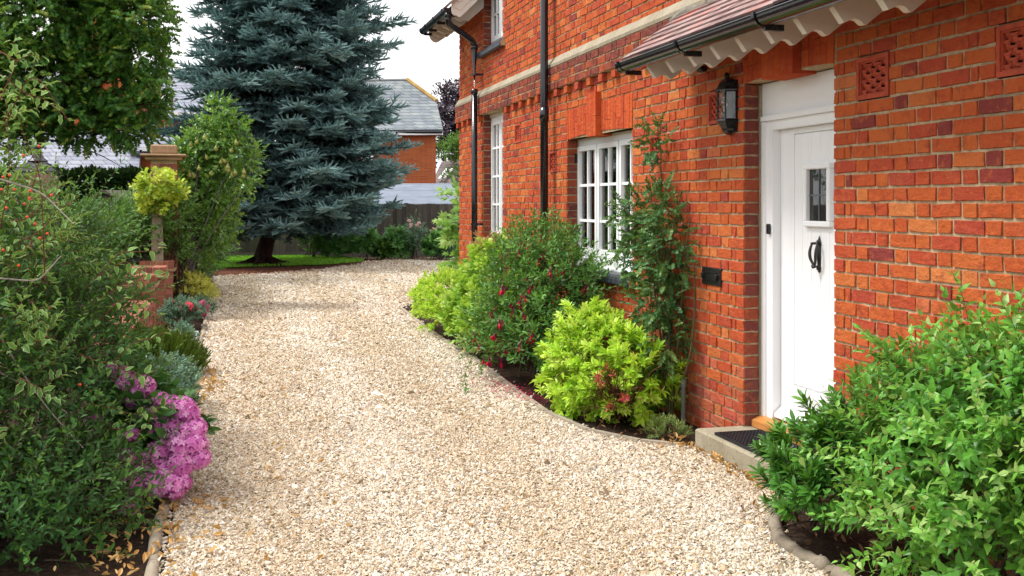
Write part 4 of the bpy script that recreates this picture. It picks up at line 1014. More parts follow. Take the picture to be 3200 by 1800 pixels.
def m_flower(name, a, b, c=None):
    t = NT(name); col = t.ramp(t.attr('rnd'), [(0, a), (.6, b), (1, c or b)]); t.fin(col, .6, .2)
    tl = t.n('BsdfTranslucent'); t.l(col, tl.inputs['Color']); ms = t.n('MixShader'); ms.inputs[0].default_value = .3
    t.l(t.b.outputs[0], ms.inputs[1]); t.l(tl.outputs[0], ms.inputs[2]); t.l(ms.outputs[0], t.o.inputs['Surface']); return t.m
mpk = m_flower('hydrangea_petal', (.60, .12, .46), (.88, .30, .70), (.97, .56, .86))
heads = []
for v_ in range(3):
    mb = MB(); n = 95; i = np.arange(n); ph = np.arccos(1-2*(i+.5)/n*.86); th = i*2.39996
    D = np.stack((np.sin(ph)*np.cos(th), np.sin(ph)*np.sin(th), np.cos(ph)), 1); D = nrm(D+rng.normal(0, .08, D.shape))
    Pp = D*(1+rng.normal(0, .05, (n, 1)))*np.array((1, 1, .85)); Vf, Ff = petal_floret()
    A = nrm(np.cross(D, rng.normal(0, 1, D.shape)))
    Rm = np.stack((A, np.cross(D, A), D), -1)
    mb.scatter((Vf, Ff, np.zeros(len(Vf)), np.zeros(len(Vf)), np.zeros(len(Ff), int)), Pp, Rm, np.full(n, .26), rng.uniform(.1, 1, n))
    mb.lathe([(0, -.7), (.6, -.4), (.8, 0), (.6, .6), (0, .8)], (0, 0, 0), 10, rnd=.0)
    heads.append(mb.mesh('flower_head', mpk))
for i, (x, y, s) in enumerate([(590, 415, .8), (640, 470, .9), (725, 490, .9), (690, 560, .9), (805, 580, .9), (700, 520, .8), (925, 600, .95), (940, 640, 1), (795, 690, 1), (870, 700, 1), (985, 705, .9), (905, 790, 1), (975, 790, 1.05), (800, 830, 1.05), (1005, 860, .85), (910, 880, 1.05), (640, 850, .7), (722, 865, .6), (825, 920, 1.1), (700, 955, 1.15), (790, 990, 1), (860, 1000, 1.1), (905, 985, .9), (640, 960, .9), (600, 985, .8), (655, 1125, .8), (750, 640, .8), (660, 740, .7), (890, 640, .8), (850, 760, .9), (940, 730, .95), (680, 1010, .8), (470, 660, .6), (600, 930, .8), (870, 590, .8)]):
    p = at(x/1.61, 900+y/1.61, 5.38+.22*(1000-y)/600+.02*math.sin(i*5))
    o = bpy.data.objects.new('flower_head', heads[i % 3]); COL.objects.link(o); o.location = Vector(p); o.scale = (.066*s,)*3
    o.rotation_euler = (R(35+12*math.sin(i*3)), R(8*math.cos(i*2)), i*1.3); child(o, hyd)

# ---------------------------------------------------------------- right foreground shrubs
phi = plant('leafy_shrub', 'large light green leafy shrub against the brick wall right of the door', 'shrub', (-.35, 3.5, 0))
mp = m_leaf('fresh_leaf', [(0, (.015, .06, .01)), (.3, (.035, .14, .015)), (.55, (.085, .28, .03)), (.8, (.22, .47, .06)), (1, (.46, .60, .22))], .4, .3, .2)
LF_PH = leaf([(.12, .16), (.35, .27), (.68, .16)], .25, .35)
ph_ = [shoot(LF_PH, 7, .21, .056, 62, 'opp', .0016, .2, taper=.7) for _ in range(5)]
pb = [((-.36, 3.35, .55), (.36, .55, .5)), ((-.34, 3.80, .36), (.30, .42, .34)), ((-.30, 2.9, .58), (.30, .5, .46)), ((-.28, 3.5, .70), (.26, .35, .20)), ((-.45, 3.3, .25), (.33, .5, .3)), ((-.25, 2.95, .84), (.22, .35, .22))]
clipR = lambda P: (P[:, 0] < -.03) & (P[:, 1] > 2.0)
mb = MB(); foliage(mb, pb, ph_, 1350, up=.45, noise=.45, clip=clipR, rmid=.5, rvar=.18, zmin=.06)
foliage(mb, pb, ph_, 420, up=.3, noise=.6, clip=clipR, rmid=.2, rvar=.1, shell=(.3, .7), keep=0, zmin=.05)  # darker leaf colour within the mass stands in for its inner shade
for a in ([(2900, 1150, 4.2), (2850, 1050, 4.25), (2820, 1075, 4.2)], [(2980, 1120, 4.1), (2930, 1030, 4.1), (2900, 1040, 4.1)], [(3100, 1080, 3.9), (3060, 1000, 3.9), (3090, 985, 3.9)], [(2700, 1430, 4.3), (2630, 1400, 4.3), (2500, 1420, 4.4)], [(2800, 1740, 3.9), (2740, 1740, 3.9), (2660, 1770, 3.9)], [(2760, 1600, 4), (2700, 1560, 4.05), (2640, 1520, 4.1)], [(3150, 1120, 3.9), (3180, 1010, 3.9)], [(2800, 1200, 4.3), (2740, 1130, 4.3), (2700, 1170, 4.3)]):
    sprig(mb, [at(*p) for p in a], LF_PH, 9, .045, 60, .002, .8, 0, .12, 'opp')
put(mb, 'foliage', [mp, BARKB], phi)
mb = MB(); stems(mb, (-.32, 3.4, 0), [np.array(b[0])+rng.normal(0, .2, 3)*np.array((.5, 1, .6)) for b in pb for _ in range(6)], .009, .12); put(mb, 'stem', BARKB, phi)
lau = plant('glossy_shrub', 'dark glossy long leaved shrub at the corner of the doorstep', 'shrub', (-.45, 4.5, 0))
ml = m_leaf('glossy_leaf', [(0, (.012, .045, .01)), (.45, (.03, .12, .018)), (.75, (.08, .24, .03)), (1, (.22, .40, .05))], .28, .2, .15, spec=.5)
la = [shoot(LF_LAUR, 10, .13, .066, 62, 'tri', .003, -.1, taper=.2, start=.35) for _ in range(4)]
mb = MB(); lbb = [blob(2590, 1500, 4.8, .18, .2, .17), blob(2520, 1460, 4.9, .11, .14, .09), blob(2560, 1580, 4.7, .16, .2, .12), blob(2700, 1440, 4.65, .15, .3, .2)]
foliage(mb, lbb, la, 150, up=.75, noise=.4, shell=(.55, 1.0), rmid=.42, rvar=.15, zmin=.03, keep=.4)
for (x, y, z_) in ((2545, 1440, 4.8), (2570, 1370, 4.85), (2600, 1350, 4.8), (2760, 1200, 4.6), (2810, 1180, 4.55)):
    p = at(x, y, z_); mb.scatter(la[0], p[None], rots(np.array([[0, .1, 1.]]), np.array([[1., 0, 0]])), 1.1, np.array([.6]))
put(mb, 'foliage', [ml, BARKB], lau)
mb = MB(); stems(mb, (-.45, 4.5, 0), [b[0]+rng.normal(0, .1, 3) for b in lbb for _ in range(5)], .006, .08); put(mb, 'stem', BARKB, lau)

# ---------------------------------------------------------------- shrubs under the window
GOLD = [(0, (.04, .13, .01)), (.3, (.12, .32, .012)), (.6, (.32, .56, .025)), (.85, (.52, .72, .06)), (1, (.66, .76, .20))]
mg = m_leaf('golden_leaf', GOLD, .4, .3, .1)
tri = [shoot(LF_OVN, 6, .12, .062, 58, 'tri', .002, .05, taper=.2, start=.25) for _ in range(4)]
c1 = plant('golden_shrub', 'bright lime green shrub with a brown bare patch under the climbing rose', 'shrub', (-.42, 7.35, 0))
g1 = [((-.46, 7.42, .33), (.31, .36, .28)), ((-.36, 7.05, .27), (.24, .26, .24)), ((-.50, 7.72, .36), (.27, .26, .33)), ((-.56, 7.45, .17), (.27, .44, .17)), ((-.46, 7.12, .16), (.24, .28, .16)), ((-.40, 7.72, .58), (.13, .14, .10))]
dead = at(1915, 1215, 7.0)
mb = MB(); foliage(mb, g1, tri, 900, up=.3, noise=.4, rmid=.60, rvar=.18, low=-.9, clip=lambda P: (P[:, 0] < -.02) & (((P-dead)**2).sum(1) > .20**2), zmin=.06)
for a in ([(1770, 1160, 7.4), (1720, 1190, 7.35), (1670, 1230, 7.3)], [(1780, 1120, 7.5), (1740, 1130, 7.4), (1700, 1120, 7.4)]): sprig(mb, [at(*p) for p in a], LF_ELL, 14, .05, 60, .003, .85, 0, .1)
put(mb, 'foliage', [mg, BARKB], c1)
mb = MB(); stems(mb, (-.45, 7.15, 0), [dead+(-.02, -.05, 0)+rng.normal(0, .11, 3) for _ in range(110)]+[np.array((-.4, 7.4, .5))+rng.normal(0, .2, 3) for _ in range(16)], .004, .05, .15); put(mb, 'dead_twig', m_bark('dead_twig', (.08, .03, .02), (.22, .10, .06)), c1)
mrd = m_leaf('red_leaf', [(0, (.2, .02, .02)), (.5, (.4, .05, .05)), (1, (.45, .25, .06))], .45, .2)
mb = MB(); foliage(mb, [(dead, (.13, .13, .15))], [shoot(LF_ELL, 4, .05, .045, 65, 'tri') for _ in range(2)], 9, noise=.8, shell=(.6, 1.1), low=-1, keep=0); put(mb, 'red_leaves', [mrd, BARKR], c1)
fu = plant('fuchsia', 'tall fuchsia bush hung with red flowers under the white window', 'fuchsia', (-.5, 8.9, 0))
mf = m_leaf('fuchsia_leaf', [(0, (.010, .04, .012)), (.4, (.030, .11, .022)), (.7, (.08, .22, .035)), (1, (.22, .40, .07))], .45, .25)
ft = [shoot(LF_HG, 8, .24, .058, 60, 'opp', .0018, .25, taper=.5) for _ in range(5)]
fb = [((-.48, 8.9, .5), (.44, .55, .45)), ((-.42, 9.3, .78), (.36, .5, .42)), ((-.38, 9.4, 1.05), (.26, .4, .25)), ((-.62, 8.6, .25), (.42, .45, .26)), ((-.66, 9.3, .3), (.36, .5, .3)), ((-.5, 8.3, .35), (.3, .3, .3)), ((-.35, 8.75, .8), (.26, .4, .3))]
clW = lambda P: P[:, 0] < -.02
mb = MB(); P1 = foliage(mb, fb, ft, 1150, up=.4, noise=.45, rmid=.48, rvar=.17, clip=clW)
foliage(mb, fb, ft, 300, up=.3, noise=.5, rmid=.2, rvar=.1, shell=(.3, .7), keep=0, clip=clW)  # inner fill tinted darker so the bush's inner shade is in the colour
for a in ([(1560, 900, 9.3), (1600, 760, 9.4), (1585, 700, 9.4)], [(1640, 850, 9.2), (1660, 740, 9.3), (1625, 680, 9.3)], [(1790, 900, 8.9), (1775, 780, 8.9), (1768, 665, 8.9)], [(1800, 880, 8.8), (1785, 760, 8.8), (1780, 690, 8.8)], [(1520, 880, 9.5), (1510, 800, 9.6)], [(1700, 820, 9.2), (1720, 750, 9.2)], [(1840, 1000, 8.7), (1870, 960, 8.5), (1880, 950, 8.4)], [(1480, 1100, 8.9), (1450, 1180, 8.6), (1460, 1230, 8.5)], [(1780, 800, 9), (1770, 700, 9)]):
    sprig(mb, [at(*p) for p in a], LF_ELL, 16, .04, 58, .003, .65, .1, .15, 'opp')
put(mb, 'foliage', [mf, BARKR], fu)
mb = MB(); stems(mb, (-.42, 8.95, 0), [np.array(b[0])+rng.normal(0, .25, 3)*np.array((.5, 1, .5)) for b in fb for _ in range(9)], .009, .1); put(mb, 'stem', BARKB, fu)
fm = MB(); fm.lathe([(0, 0), (.0035, 0), (.0045, -.008), (.0035, -.016)], (0, 0, 0), 6)
for i in range(4):
    a = i*1.57; c, s = math.cos(a), math.sin(a); fm.add([(0, 0, -.014), (.012*c-.004*s, .012*s+.004*c, -.026), (.016*c, .016*s, -.042), (.012*c+.004*s, .012*s-.004*c, -.026)], [(0, 1, 2, 3)], .6)
fm.lathe([(.004, -.016), (.007, -.028), (.0055, -.036), (0, -.034)], (0, 0, 0), 6, rnd=.1); fm.tube([(0, 0, -.03), (0, 0, -.056)], .0012, 3); fm.tube([(0, 0, 0), (.004, 0, .012), (.002, 0, .022)], .001, 3)
fme = fm.mesh('flower', m_flower('fuchsia_petal', (.35, .01, .12), (.72, .012, .045)))
spots = P1[(P1[:, 0]+DW)*-1+0*P1[:, 1] < 9]; cand = P1[(P1[:, 0] < -.6) | (P1[:, 2] > .85)]; sel = cand[rng.choice(len(cand), 96, replace=False)]
for i, p in enumerate(sel):
    o = bpy.data.objects.new('flower', fme); COL.objects.link(o); o.location = (p[0]-.09, p[1]-.10, max(.06, p[2]-.02)); s = rng.uniform(1.5, 2.2); o.scale = (s, s, s); o.rotation_euler = (rng.normal(0, .25), rng.normal(0, .25), i); child(o, fu)
# fallen petals
def litter(name, label, polyc, n, col_mat, sz, lf=LF_TINY, z=.012):
    mb = MB(); P = []
    for (cx, cy, sx, sy, k) in polyc: P.append(np.stack((rng.normal(cx, sx, k), rng.normal(cy, sy, k), np.full(k, z)+rng.uniform(0, .012, k)), 1))
    P = np.concatenate(P); m = len(P); D = nrm(np.stack((rng.normal(0, 1, m), rng.normal(0, 1, m), rng.normal(0, .25, m)), 1)); V, F, E = lf
    mb.scatter((V, F, np.zeros(len(V)), E, np.zeros(len(F), int)), P, rots(D, np.array((0, 0, 1.))+rng.normal(0, .5, (m, 3))), sz*rng.uniform(.5, 1.3, m), rng.uniform(0, 1, m))
    o = mb.build(name, col_mat); tag(o, label, 'litter', kind='stuff'); return o
litter('fallen_petals', 'crimson petals fallen on the gravel below the fuchsia', [(-.95, 8.3, .10, .25, 260), (-.85, 7.9, .06, .15, 90), (-1.0, 8.9, .12, .3, 60), (-3.35, 23.5, .2, .3, 60)], 0, m_flower('fallen_petal', (.3, .01, .06), (.65, .02, .12)), .022, z=.02)
LF_CURL = leaf([(.3, .22), (.65, .2)], 1.2, -.6)
mlit = m_leaf('dry_leaf', [(0, (.14, .06, .02)), (.35, (.34, .17, .05)), (.7, (.58, .34, .12)), (1, (.70, .52, .28))], .7, .2)
litter('leaf_litter', 'dry curled orange leaves along the left edge of the drive', [(-3.36, 5.2, .10, .45, 70), (-3.55, 4.85, .10, .22, 100), (-3.6, 5.4, .12, .3, 50), (-3.38, 6.2, .07, .5, 60), (-3.33, 9.3, .07, .5, 210), (-3.5, 8.4, .06, .5, 120), (-3.62, 12.3, .08, .5, 90), (-2.6, 5.2, .5, .8, 36), (-2.9, 7, .4, 2, 36)], 0, mlit, .036, LF_CURL, .012)
litter('leaf_litter', 'dry orange leaves lying against the front of the doorstep', [(-.36, 5.65, .02, .3, 60), (-.37, 5.3, .025, .2, 30), (-.42, 6.2, .06, .1, 24), (.03, 6.05, .02, .03, 10)], 0, mlit, .04, LF_CURL, .015)
litter('leaf_litter', 'scattered brown leaves on the soil of the right bed', [(-.5, 4.3, .12, .3, 60), (-.45, 3.8, .15, .4, 60), (-.4, 6.6, .15, .2, 60), (-.3, 7, .2, .3, 40)], 0, m_leaf('brown_leaf', [(0, (.06, .03, .02)), (.7, (.25, .13, .06)), (1, (.4, .28, .15))], .7, .1), .035, LF_CURL, .005)
litter('needle_scatter', 'reddish brown needles scattered over the gravel by the lawn', [(-1.5, 24, .8, .4, 900), (.2, 27.2, .5, .8, 900), (1.5, 28.3, 1.2, .4, 700)], 0, mrd, .09, LF_NEED, .01)

c2 = plant('golden_shrub', 'low rounded golden green shrub beyond the fuchsia at the drive edge', 'shrub', (-.62, 12.3, 0))
g2_ = [((-.62, 12.4, .32), (.38, .5, .32)), ((-.50, 12.9, .34), (.4, .4, .32)), ((-.68, 11.9, .22), (.28, .3, .24))]
tri2 = [shoot(LF_ELL, 6, .10, .05, 58, 'tri', .002, .05, taper=.2, start=.25) for _ in range(3)]
mb = MB(); foliage(mb, g2_, tri2, 900, up=.35, noise=.4, rmid=.58, rvar=.15, clip=clW); put(mb, 'foliage', [mg, BARKB], c2)
mb = MB(); stems(mb, (-.5, 12.3, 0), [np.array(b[0])+rng.normal(0, .1, 3) for b in g2_ for _ in range(4)], .006); put(mb, 'stem', BARKB, c2)
c3 = plant('lime_shrub', 'lime green broad leaved shrub with pinkish new tips by the drainpipe', 'shrub', (-.4, 11, 0))
LF_VIB = star([(0, .65), (.3, .42), (.75, .6), (1.3, .38), (2.2, .4), (3.14, .35), (-2.2, .4), (-1.3, .38), (-.75, .6), (-.3, .42)], droop=.3)
g3 = [((-.48, 10.7, .42), (.34, .5, .36)), ((-.40, 11.2, .68), (.28, .4, .28)), ((-.3, 11.1, .92), (.22, .34, .16)), ((-.66, 10.2, .3), (.26, .4, .28)), ((-.6, 10.9, .3), (.3, .6, .3))]
mb = MB(); foliage(mb, g3, [shoot(LF_VIB, 5, .15, .085, 60, 'opp', .002, .1) for _ in range(4)], 420, up=.5, noise=.4, rmid=.5, rvar=.16, clip=clW)
put(mb, 'foliage', [m_leaf('lime_leaf', [(0, (.04, .13, .01)), (.4, (.14, .33, .02)), (.8, (.36, .56, .05)), (1, (.5, .62, .16))], .42, .3), BARKR], c3)
mb = MB(); foliage(mb, [((-.32, 11.3, .98), (.2, .32, .13))], [shoot(LF_OV, 6, .12, .06, 55, 'opp', .002) for _ in range(2)], 40, up=.9, rmid=.5, rvar=.2, keep=0); put(mb, 'new_tips', [m_leaf('pink_tip', [(0, (.3, .12, .05)), (.6, (.5, .25, .18)), (1, (.45, .4, .12))], .4, .25), BARKR], c3)
c4 = plant('variegated_mound', 'small pale yellow variegated mound between the golden shrub and the fuchsia', 'shrub', (-.72, 10.5, 0))
mb = MB(); foliage(mb, [((-.72, 10.3, .12), (.16, .4, .16))], [shoot(LF_OV, 8, .08, .022, 60, 'opp', .001) for _ in range(2)], 240, rmid=.8, rvar=.15); put(mb, 'foliage', [m_leaf('pale_yellow_leaf', [(0, (.2, .28, .05)), (1, (.62, .62, .26))], .45, .25, cream=(.7, .68, .4)), BARKB], c4)

# ---------------------------------------------------------------- climbing rose on the wall
ro = plant('climbing_rose', 'climbing rose with dark leaves trained up the brick wall between window and lantern', 'rose', (-.12, 7.0, 0))
mr = m_leaf('rose_leaf', [(0, (.012, .05, .018)), (.4, (.025, .10, .03)), (.7, (.065, .19, .05)), (1, (.24, .34, .10))], .4, .2)
rb_ = [((-.20, 7.0, .55), (.16, .26, .22)), ((-.18, 7.1, .85), (.15, .3, .22)), ((-.15, 7.35, 1.15), (.14, .42, .2)), ((-.14, 7.3, 1.45), (.12, .46, .2)), ((-.15, 7.70, 1.35), (.11, .2, .24)), ((-.14, 6.95, 1.25), (.11, .24, .28))]
rt_ = [shoot(LF_RND, 8, .12, .028, 60, 'opp', .0013, .2, flat=1.) for _ in range(5)]
mb = MB(); foliage(mb, rb_, rt_, 620, up=.2, noise=.6, shell=(.4, 1.05), rmid=.45, rvar=.2, low=-1, keep=.0, clip=lambda P: P[:, 0] < -.03)
foliage(mb, [((-.12, 7.35, 1.97), (.08, .14, .10)), ((-.14, 7.15, 2.02), (.07, .1, .13))], rt_, 34, noise=.7, rmid=.45, rvar=.25, shell=(.3, 1.1), low=-1, keep=0, clip=lambda P: P[:, 0] < -.03)
put(mb, 'foliage', [mr, BARKR], ro)
mb = MB()
for tp in ([(-.15, 6.92, 0), (-.12, 6.98, .5), (-.1, 7.1, 1.0), (-.07, 7.25, 1.6), (-.06, 7.3, 1.95)], [(-.15, 6.94, 0), (-.12, 7.15, .6), (-.1, 7.4, 1.1), (-.08, 7.75, 1.5)], [(-.14, 6.92, 0), (-.1, 6.9, .5), (-.08, 6.85, 1.0), (-.07, 6.75, 1.45)], [(-.13, 6.95, 0), (-.1, 7.2, .8), (-.08, 7.45, 1.7)], [(-.14, 6.98, 0), (-.09, 6.7, .45), (-.06, 6.68, .9), (-.05, 6.75, 1.2)], [(-.1, 7.1, .9), (-.1, 7.0, 1.3), (-.07, 6.9, 1.62)]):
    X = np.array(tp); t = np.linspace(0, 1, 14); X = np.stack([np.interp(t, np.linspace(0, 1, len(tp)), X[:, i]) for i in range(3)], 1)
    for _ in range(2): X[1:-1] = (X[:-2]+2*X[1:-1]+X[2:])/4
    mb.tube(X, .009*(1-.6*t), 6)
stems(mb, (-.1, 7.1, .6), [np.array(b[0])+rng.normal(0, .12, 3)*np.array((.3, 1, 1)) for b in rb_ for _ in range(5)], .004, .1)
put(mb, 'stem', m_bark('rose_stem', (.04, .05, .02), (.14, .12, .06)), ro)
sp_ = plant('low_plant', 'small green tuft growing in the gravel at the corner of the doorstep', 'plant', (-.38, 6.35, 0))
mb = MB(); foliage(mb, [((-.38, 6.42, .03), (.11, .13, .07))], [shoot(LF_LONG, 10, .06, .022, 60, 'opp', .001) for _ in range(2)], 110, up=.8, rmid=.6, zmin=.0); put(mb, 'foliage', [m_leaf('thyme_leaf', [(0, (.05, .1, .02)), (.6, (.13, .24, .05)), (1, (.35, .35, .12))], .5, .2), BARKB], sp_)
# ================================================================== LEFT GARDEN
M['pinkbrick'] = m_brick('soft_red_brick', [(0, (.24, .09, .07)), (.5, (.36, .14, .10)), (1, (.46, .21, .15))], .25, .15)
M['capstone'] = m_stone('sand_stone', (.30, .19, .11), (.46, .31, .19))
def brick_pier(name, label, cat, cx, cy, wx, wy, h, cap, group=None):
    """free-standing square pier: courses of bricks on all four faces + coping"""
    t = thing(name, label, cat, (cx, cy, 0), group); mb = MB()
    mb.box(cx-wx/2+.008, cx+wx/2-.008, cy-wy/2+.008, cy+wy/2-.008, -.05, h, mat=1)
    k = 0; z = .0; rs = {0: [], 1: []}
    while z+.07 <= h+.004:
        for ax, W in ((0, wx), (1, wy)):
            n = max(1, int(round(W/.225))); n = n+(k+ax) % 2 if W > .3 else (n if (k+ax) % 2 else 2)
            e = np.linspace(0, W, n+1)
            for a, b in zip(e[:-1], e[1:]): rs[ax].append((a+.003, b-.004, z+.004, z+.071))
        z += .075; k += 1
    A = np.array(rs[0]); Bq = np.array(rs[1]); x0, x1, y0, y1 = cx-wx/2, cx+wx/2, cy-wy/2, cy+wy/2
    brickset(mb, A, lambda u, v, d: np.stack((x0+u, y0+d, v), -1)); brickset(mb, A, lambda u, v, d: np.stack((x0+u, y1-d, v), -1))
    brickset(mb, Bq, lambda u, v, d: np.stack((x1-d, y0+u, v), -1)); brickset(mb, Bq, lambda u, v, d: np.stack((x0+d, y0+u, v), -1))
    child(mb.build('brickwork', [M['pinkbrick'], M['mortar']]), t)
    if cap == 'soldier':
        c = MB(); c.bbox(x0-.04, x1+.04, y0-.04, y1+.04, h, h+.035, b=.006); child(c.build('tile_course', M['capstone']), t)
        c = MB(); n = int(round((wx+.04)/.075)); w_ = (wx+.04)/n
        for i in range(n): c.bbox(x0-.02+i*w_+.004, x0-.02+(i+1)*w_-.004, y0-.02, y1+.02, h+.035, h+.14, b=.005, rnd=random.random())
        c.box(x0-.014, x1+.014, y0-.014, y1+.014, h+.035, h+.134, mat=1); child(c.build('coping', [M['pinkbrick'], M['mortar']]), t)
    else:
        c = MB(); c.bbox(x0-.07, x1+.07, y0-.07, y1+.07, h, h+.05, b=.01); c.bbox(x0-.13, x1+.13, y0-.13, y1+.13, h+.051, h+.085, b=.012)
        if cap == 'stone': c.bbox(x0-.0, x1+.0, y0-.0, y1+.0, h+.086, h+.22, b=.02)
        child(c.build('cap', M['capstone']), t)
    return t
G1 = 'low brick gate piers by the stone slab'
brick_pier('gate_pier', 'low soft red brick pier with soldier coping, nearest of the row', 'pier', -4.22, 12.9, .46, .36, .58, 'soldier', G1)
brick_pier('gate_pier', 'second low brick pier of the row, just behind the nearest one', 'pier', -4.16, 14.1, .44, .36, .60, 'soldier', G1)
brick_pier('gate_pier', 'farthest low brick pier of the row, against the dark shrub', 'pier', -4.10, 15.1, .40, .36, .62, 'soldier', G1)
brick_pier('brick_pillar', 'tall brick pillar with stone cap standing behind the pear tree', 'pillar', -4.05, 15.9, .36, .36, 2.15, 'stone')
brick_pier('brick_pillar', 'tall brick pillar with flat cap behind the berried shrub at the left', 'pillar', -5.22, 12.2, .5, .45, 1.47, 'flat')
# low wall running toward the viewer
t = thing('low_brick_wall', 'low pinkish brick wall running from the nearest gate pier toward the viewer', 'wall', (-4.05, 11, 0)); mb = MB()
bsx = [(a, b, z+.004, z+.071) for i, z in enumerate(np.arange(0, .37, .075)) for a, b in lay(0, 3.9, i, False)]
mb.box(-4.24, -4.008, 8.8, 12.7, -.05, .375, mat=1); brickset(mb, np.array(bsx), lambda u, v, d: np.stack((-4.0-d, 8.8+u, v), -1)); child(mb.build('brickwork', [M['pinkbrick'], M['mortar']]), t)
c = MB(); y = 8.8
while y < 12.6: c.bbox(-4.26, -3.98, y+.004, y+.071, .376, .44, b=.005, rnd=random.random()); y += .075
child(c.build('coping', M['pinkbrick']), t)
sl2 = MB(); sl2.bbox(-4.0, -3.50, 11.95, 12.95, -.01, .04, b=.006); tag(sl2.build('paving_slab', M['slab']), 'pale grey stone slab leading to the low brick piers', 'slab')
po = MB(); P0 = at(135, 640, 11.2); po.prism([(-.14, 1.5), (.14, 1.5), (.14, 1.82), (.08, 1.86), (.0, 1.84), (-.07, 1.87), (-.14, 1.85)], lambda x, z: (P0[0]+x, P0[1]-.05, z), lambda x, z: (P0[0]+x, P0[1]+.05, z))
tag(po.build('timber_post', M['post']), 'weathered split timber post top in front of the garden lantern', 'post')
# lantern on the pillar
lt = thing('garden_lantern', 'traditional black garden lantern with glass panes on the flat capped pillar', 'lantern', (-5.2, 12.45, 1.55)); c = np.array((-5.17, 12.45, 0))
b = MB(); sq = [(-.1, 1.60), ]
def frus(mb, r0, z0, r1, z1, **k):
    mb.hexa([(c[0]+s*r0, c[1]+q*r0, z0) for s, q in ((-1, -1), (1, -1), (1, 1), (-1, 1))]+[(c[0]+s*r1, c[1]+q*r1, z1) for s, q in ((-1, -1), (1, -1), (1, 1), (-1, 1))], **k)
frus(b, .10, 1.56, .10, 1.60); child(b.build('lantern_foot', M['black']), lt); b = MB(); frus(b, .225, 1.865, .225, 1.885); frus(b, .225, 1.886, .09, 1.985); b.lathe([(.1, 1.985), (.105, 2.0), (.07, 2.03), (.045, 2.08), (.03, 2.13), (.045, 2.14), (.045, 2.165), (.03, 2.175), (0, 2.175)], (c[0], c[1], 0), 14)
child(b.build('lantern_hood', M['black']), lt)
b = MB()
for s, q in ((-1, -1), (1, -1), (1, 1), (-1, 1)): b.tube([(c[0]+s*.10, c[1]+q*.10, 1.60), (c[0]+s*.2, c[1]+q*.2, 1.865)], .011, 5)
child(b.build('lantern_bars', M['black']), lt)
b = MB(); frus(b, .094, 1.601, .19, 1.862); child(b.build('lantern_glass', M['clear']), lt)

# plants along the left bed
he = plant('heather_mound', 'dense olive green heather mound at the left edge of the drive', 'heather', (-3.72, 9.95, 0))
mhe = m_leaf('heather_leaf', [(0, (.02, .055, .008)), (.5, (.06, .14, .012)), (.85, (.13, .22, .02)), (1, (.3, .32, .06))], .55, .15)
het = [shoot(LF_TINY, 34, .12, .016, 38, 'rad', .0012, 0, taper=.4, start=.05) for _ in range(3)]
mb = MB(); foliage(mb, [((-3.72, 9.95, .02), (.33, .42, .30)), ((-3.95, 10.3, .04), (.25, .4, .28))], het, 2300, up=1.1, noise=.25, shell=(.72, 1.0), rmid=.5, rvar=.16, zmin=.015); put(mb, 'foliage', [mhe, BARKB], he)
BG = m_leaf('grey_green_leaf', [(0, (.02, .06, .04)), (.5, (.05, .14, .09)), (.85, (.12, .24, .16)), (1, (.3, .4, .3))], .5, .2)
gl = [shoot(LF_RND, 7, .09, .028, 62, 'opp', .0015, .0) for _ in range(3)]
for nm, lb, blobs, n in (('low_plant', 'blue green leafy plant between the heather mound and the hydrangea', [((-3.62, 8.0, .16), (.22, .7, .22)), ((-3.7, 7.1, .2), (.2, .4, .25))], 620), ('low_plant', 'small green plant growing beside the grey stone slab', [((-3.66, 11.7, .08), (.13, .2, .14))], 110)):
    p_ = plant(nm, lb, 'plant', (blobs[0][0][0], blobs[0][0][1], 0)); mb = MB(); foliage(mb, blobs, gl, n, up=.7, noise=.4, rmid=.5, rvar=.17); put(mb, 'foliage', [BG, BARKB], p_)
def pom(name, label, blobs, n, flowers, fmat, fr):
    p_ = plant(name, label, 'geranium', (blobs[0][0][0], blobs[0][0][1], 0)); mb = MB(); foliage(mb, blobs, gl, n, up=.7, noise=.4, rmid=.35, rvar=.15); put(mb, 'foliage', [BG, BARKB], p_)
    f = MB(); Vf, Ff = petal_floret(); k = 26; i = np.arange(k); ph = np.arccos(1-1.3*(i+.5)/k); th = i*2.4; D = np.stack((np.sin(ph)*np.cos(th), np.sin(ph)*np.sin(th), np.cos(ph)), 1)
    A = nrm(np.cross(D, rng.normal(0, 1, D.shape))); f.scatter((Vf, Ff, np.zeros(len(Vf)), np.zeros(len(Vf)), np.zeros(len(Ff), int)), D*.045, np.stack((A, np.cross(D, A), D), -1), np.full(k, .024), rng.uniform(0, 1, k)); me = f.mesh('flower_head', fmat)
    for q in flowers:
        o = bpy.data.objects.new('flower_head', me); COL.objects.link(o); o.location = Vector(q); s = fr*rng.uniform(.8, 1.2); o.scale = (s, s, s); o.rotation_euler = (rng.normal(0, .3), rng.normal(0, .3), rng.uniform(0, 6)); child(o, p_)
mred = m_flower('geranium_petal', (.6, .03, .06), (.85, .06, .12), (.9, .25, .35))
pom('geranium', 'dark leaved geranium topped with bright pink heads by the stone slab', [(at(565, 1000, 12.9)*(1, 1, 0)+(0, 0, .16), (.2, .3, .17))], 330, [at(x, y, 12.85+z_) for x, y, z_ in ((541, 949, 0), (556, 960, .1), (572, 966, 0), (590, 958, -.1), (598, 962, .1), (610, 966, 0), (565, 958, .2))], mred, 1.0)
pom('geranium', 'small geranium with pink flowers at the edge of the drive beyond the slab', [(at(632, 975, 13.9)*(1, 1, 0)+(0, 0, .13), (.12, .2, .13))], 120, [at(x, y, 13.8) for x, y in ((627, 952), (637, 948), (636, 965), (643, 972), (636, 982), (647, 960))], m_flower('pink_petal', (.6, .08, .2), (.85, .2, .38)), .85)
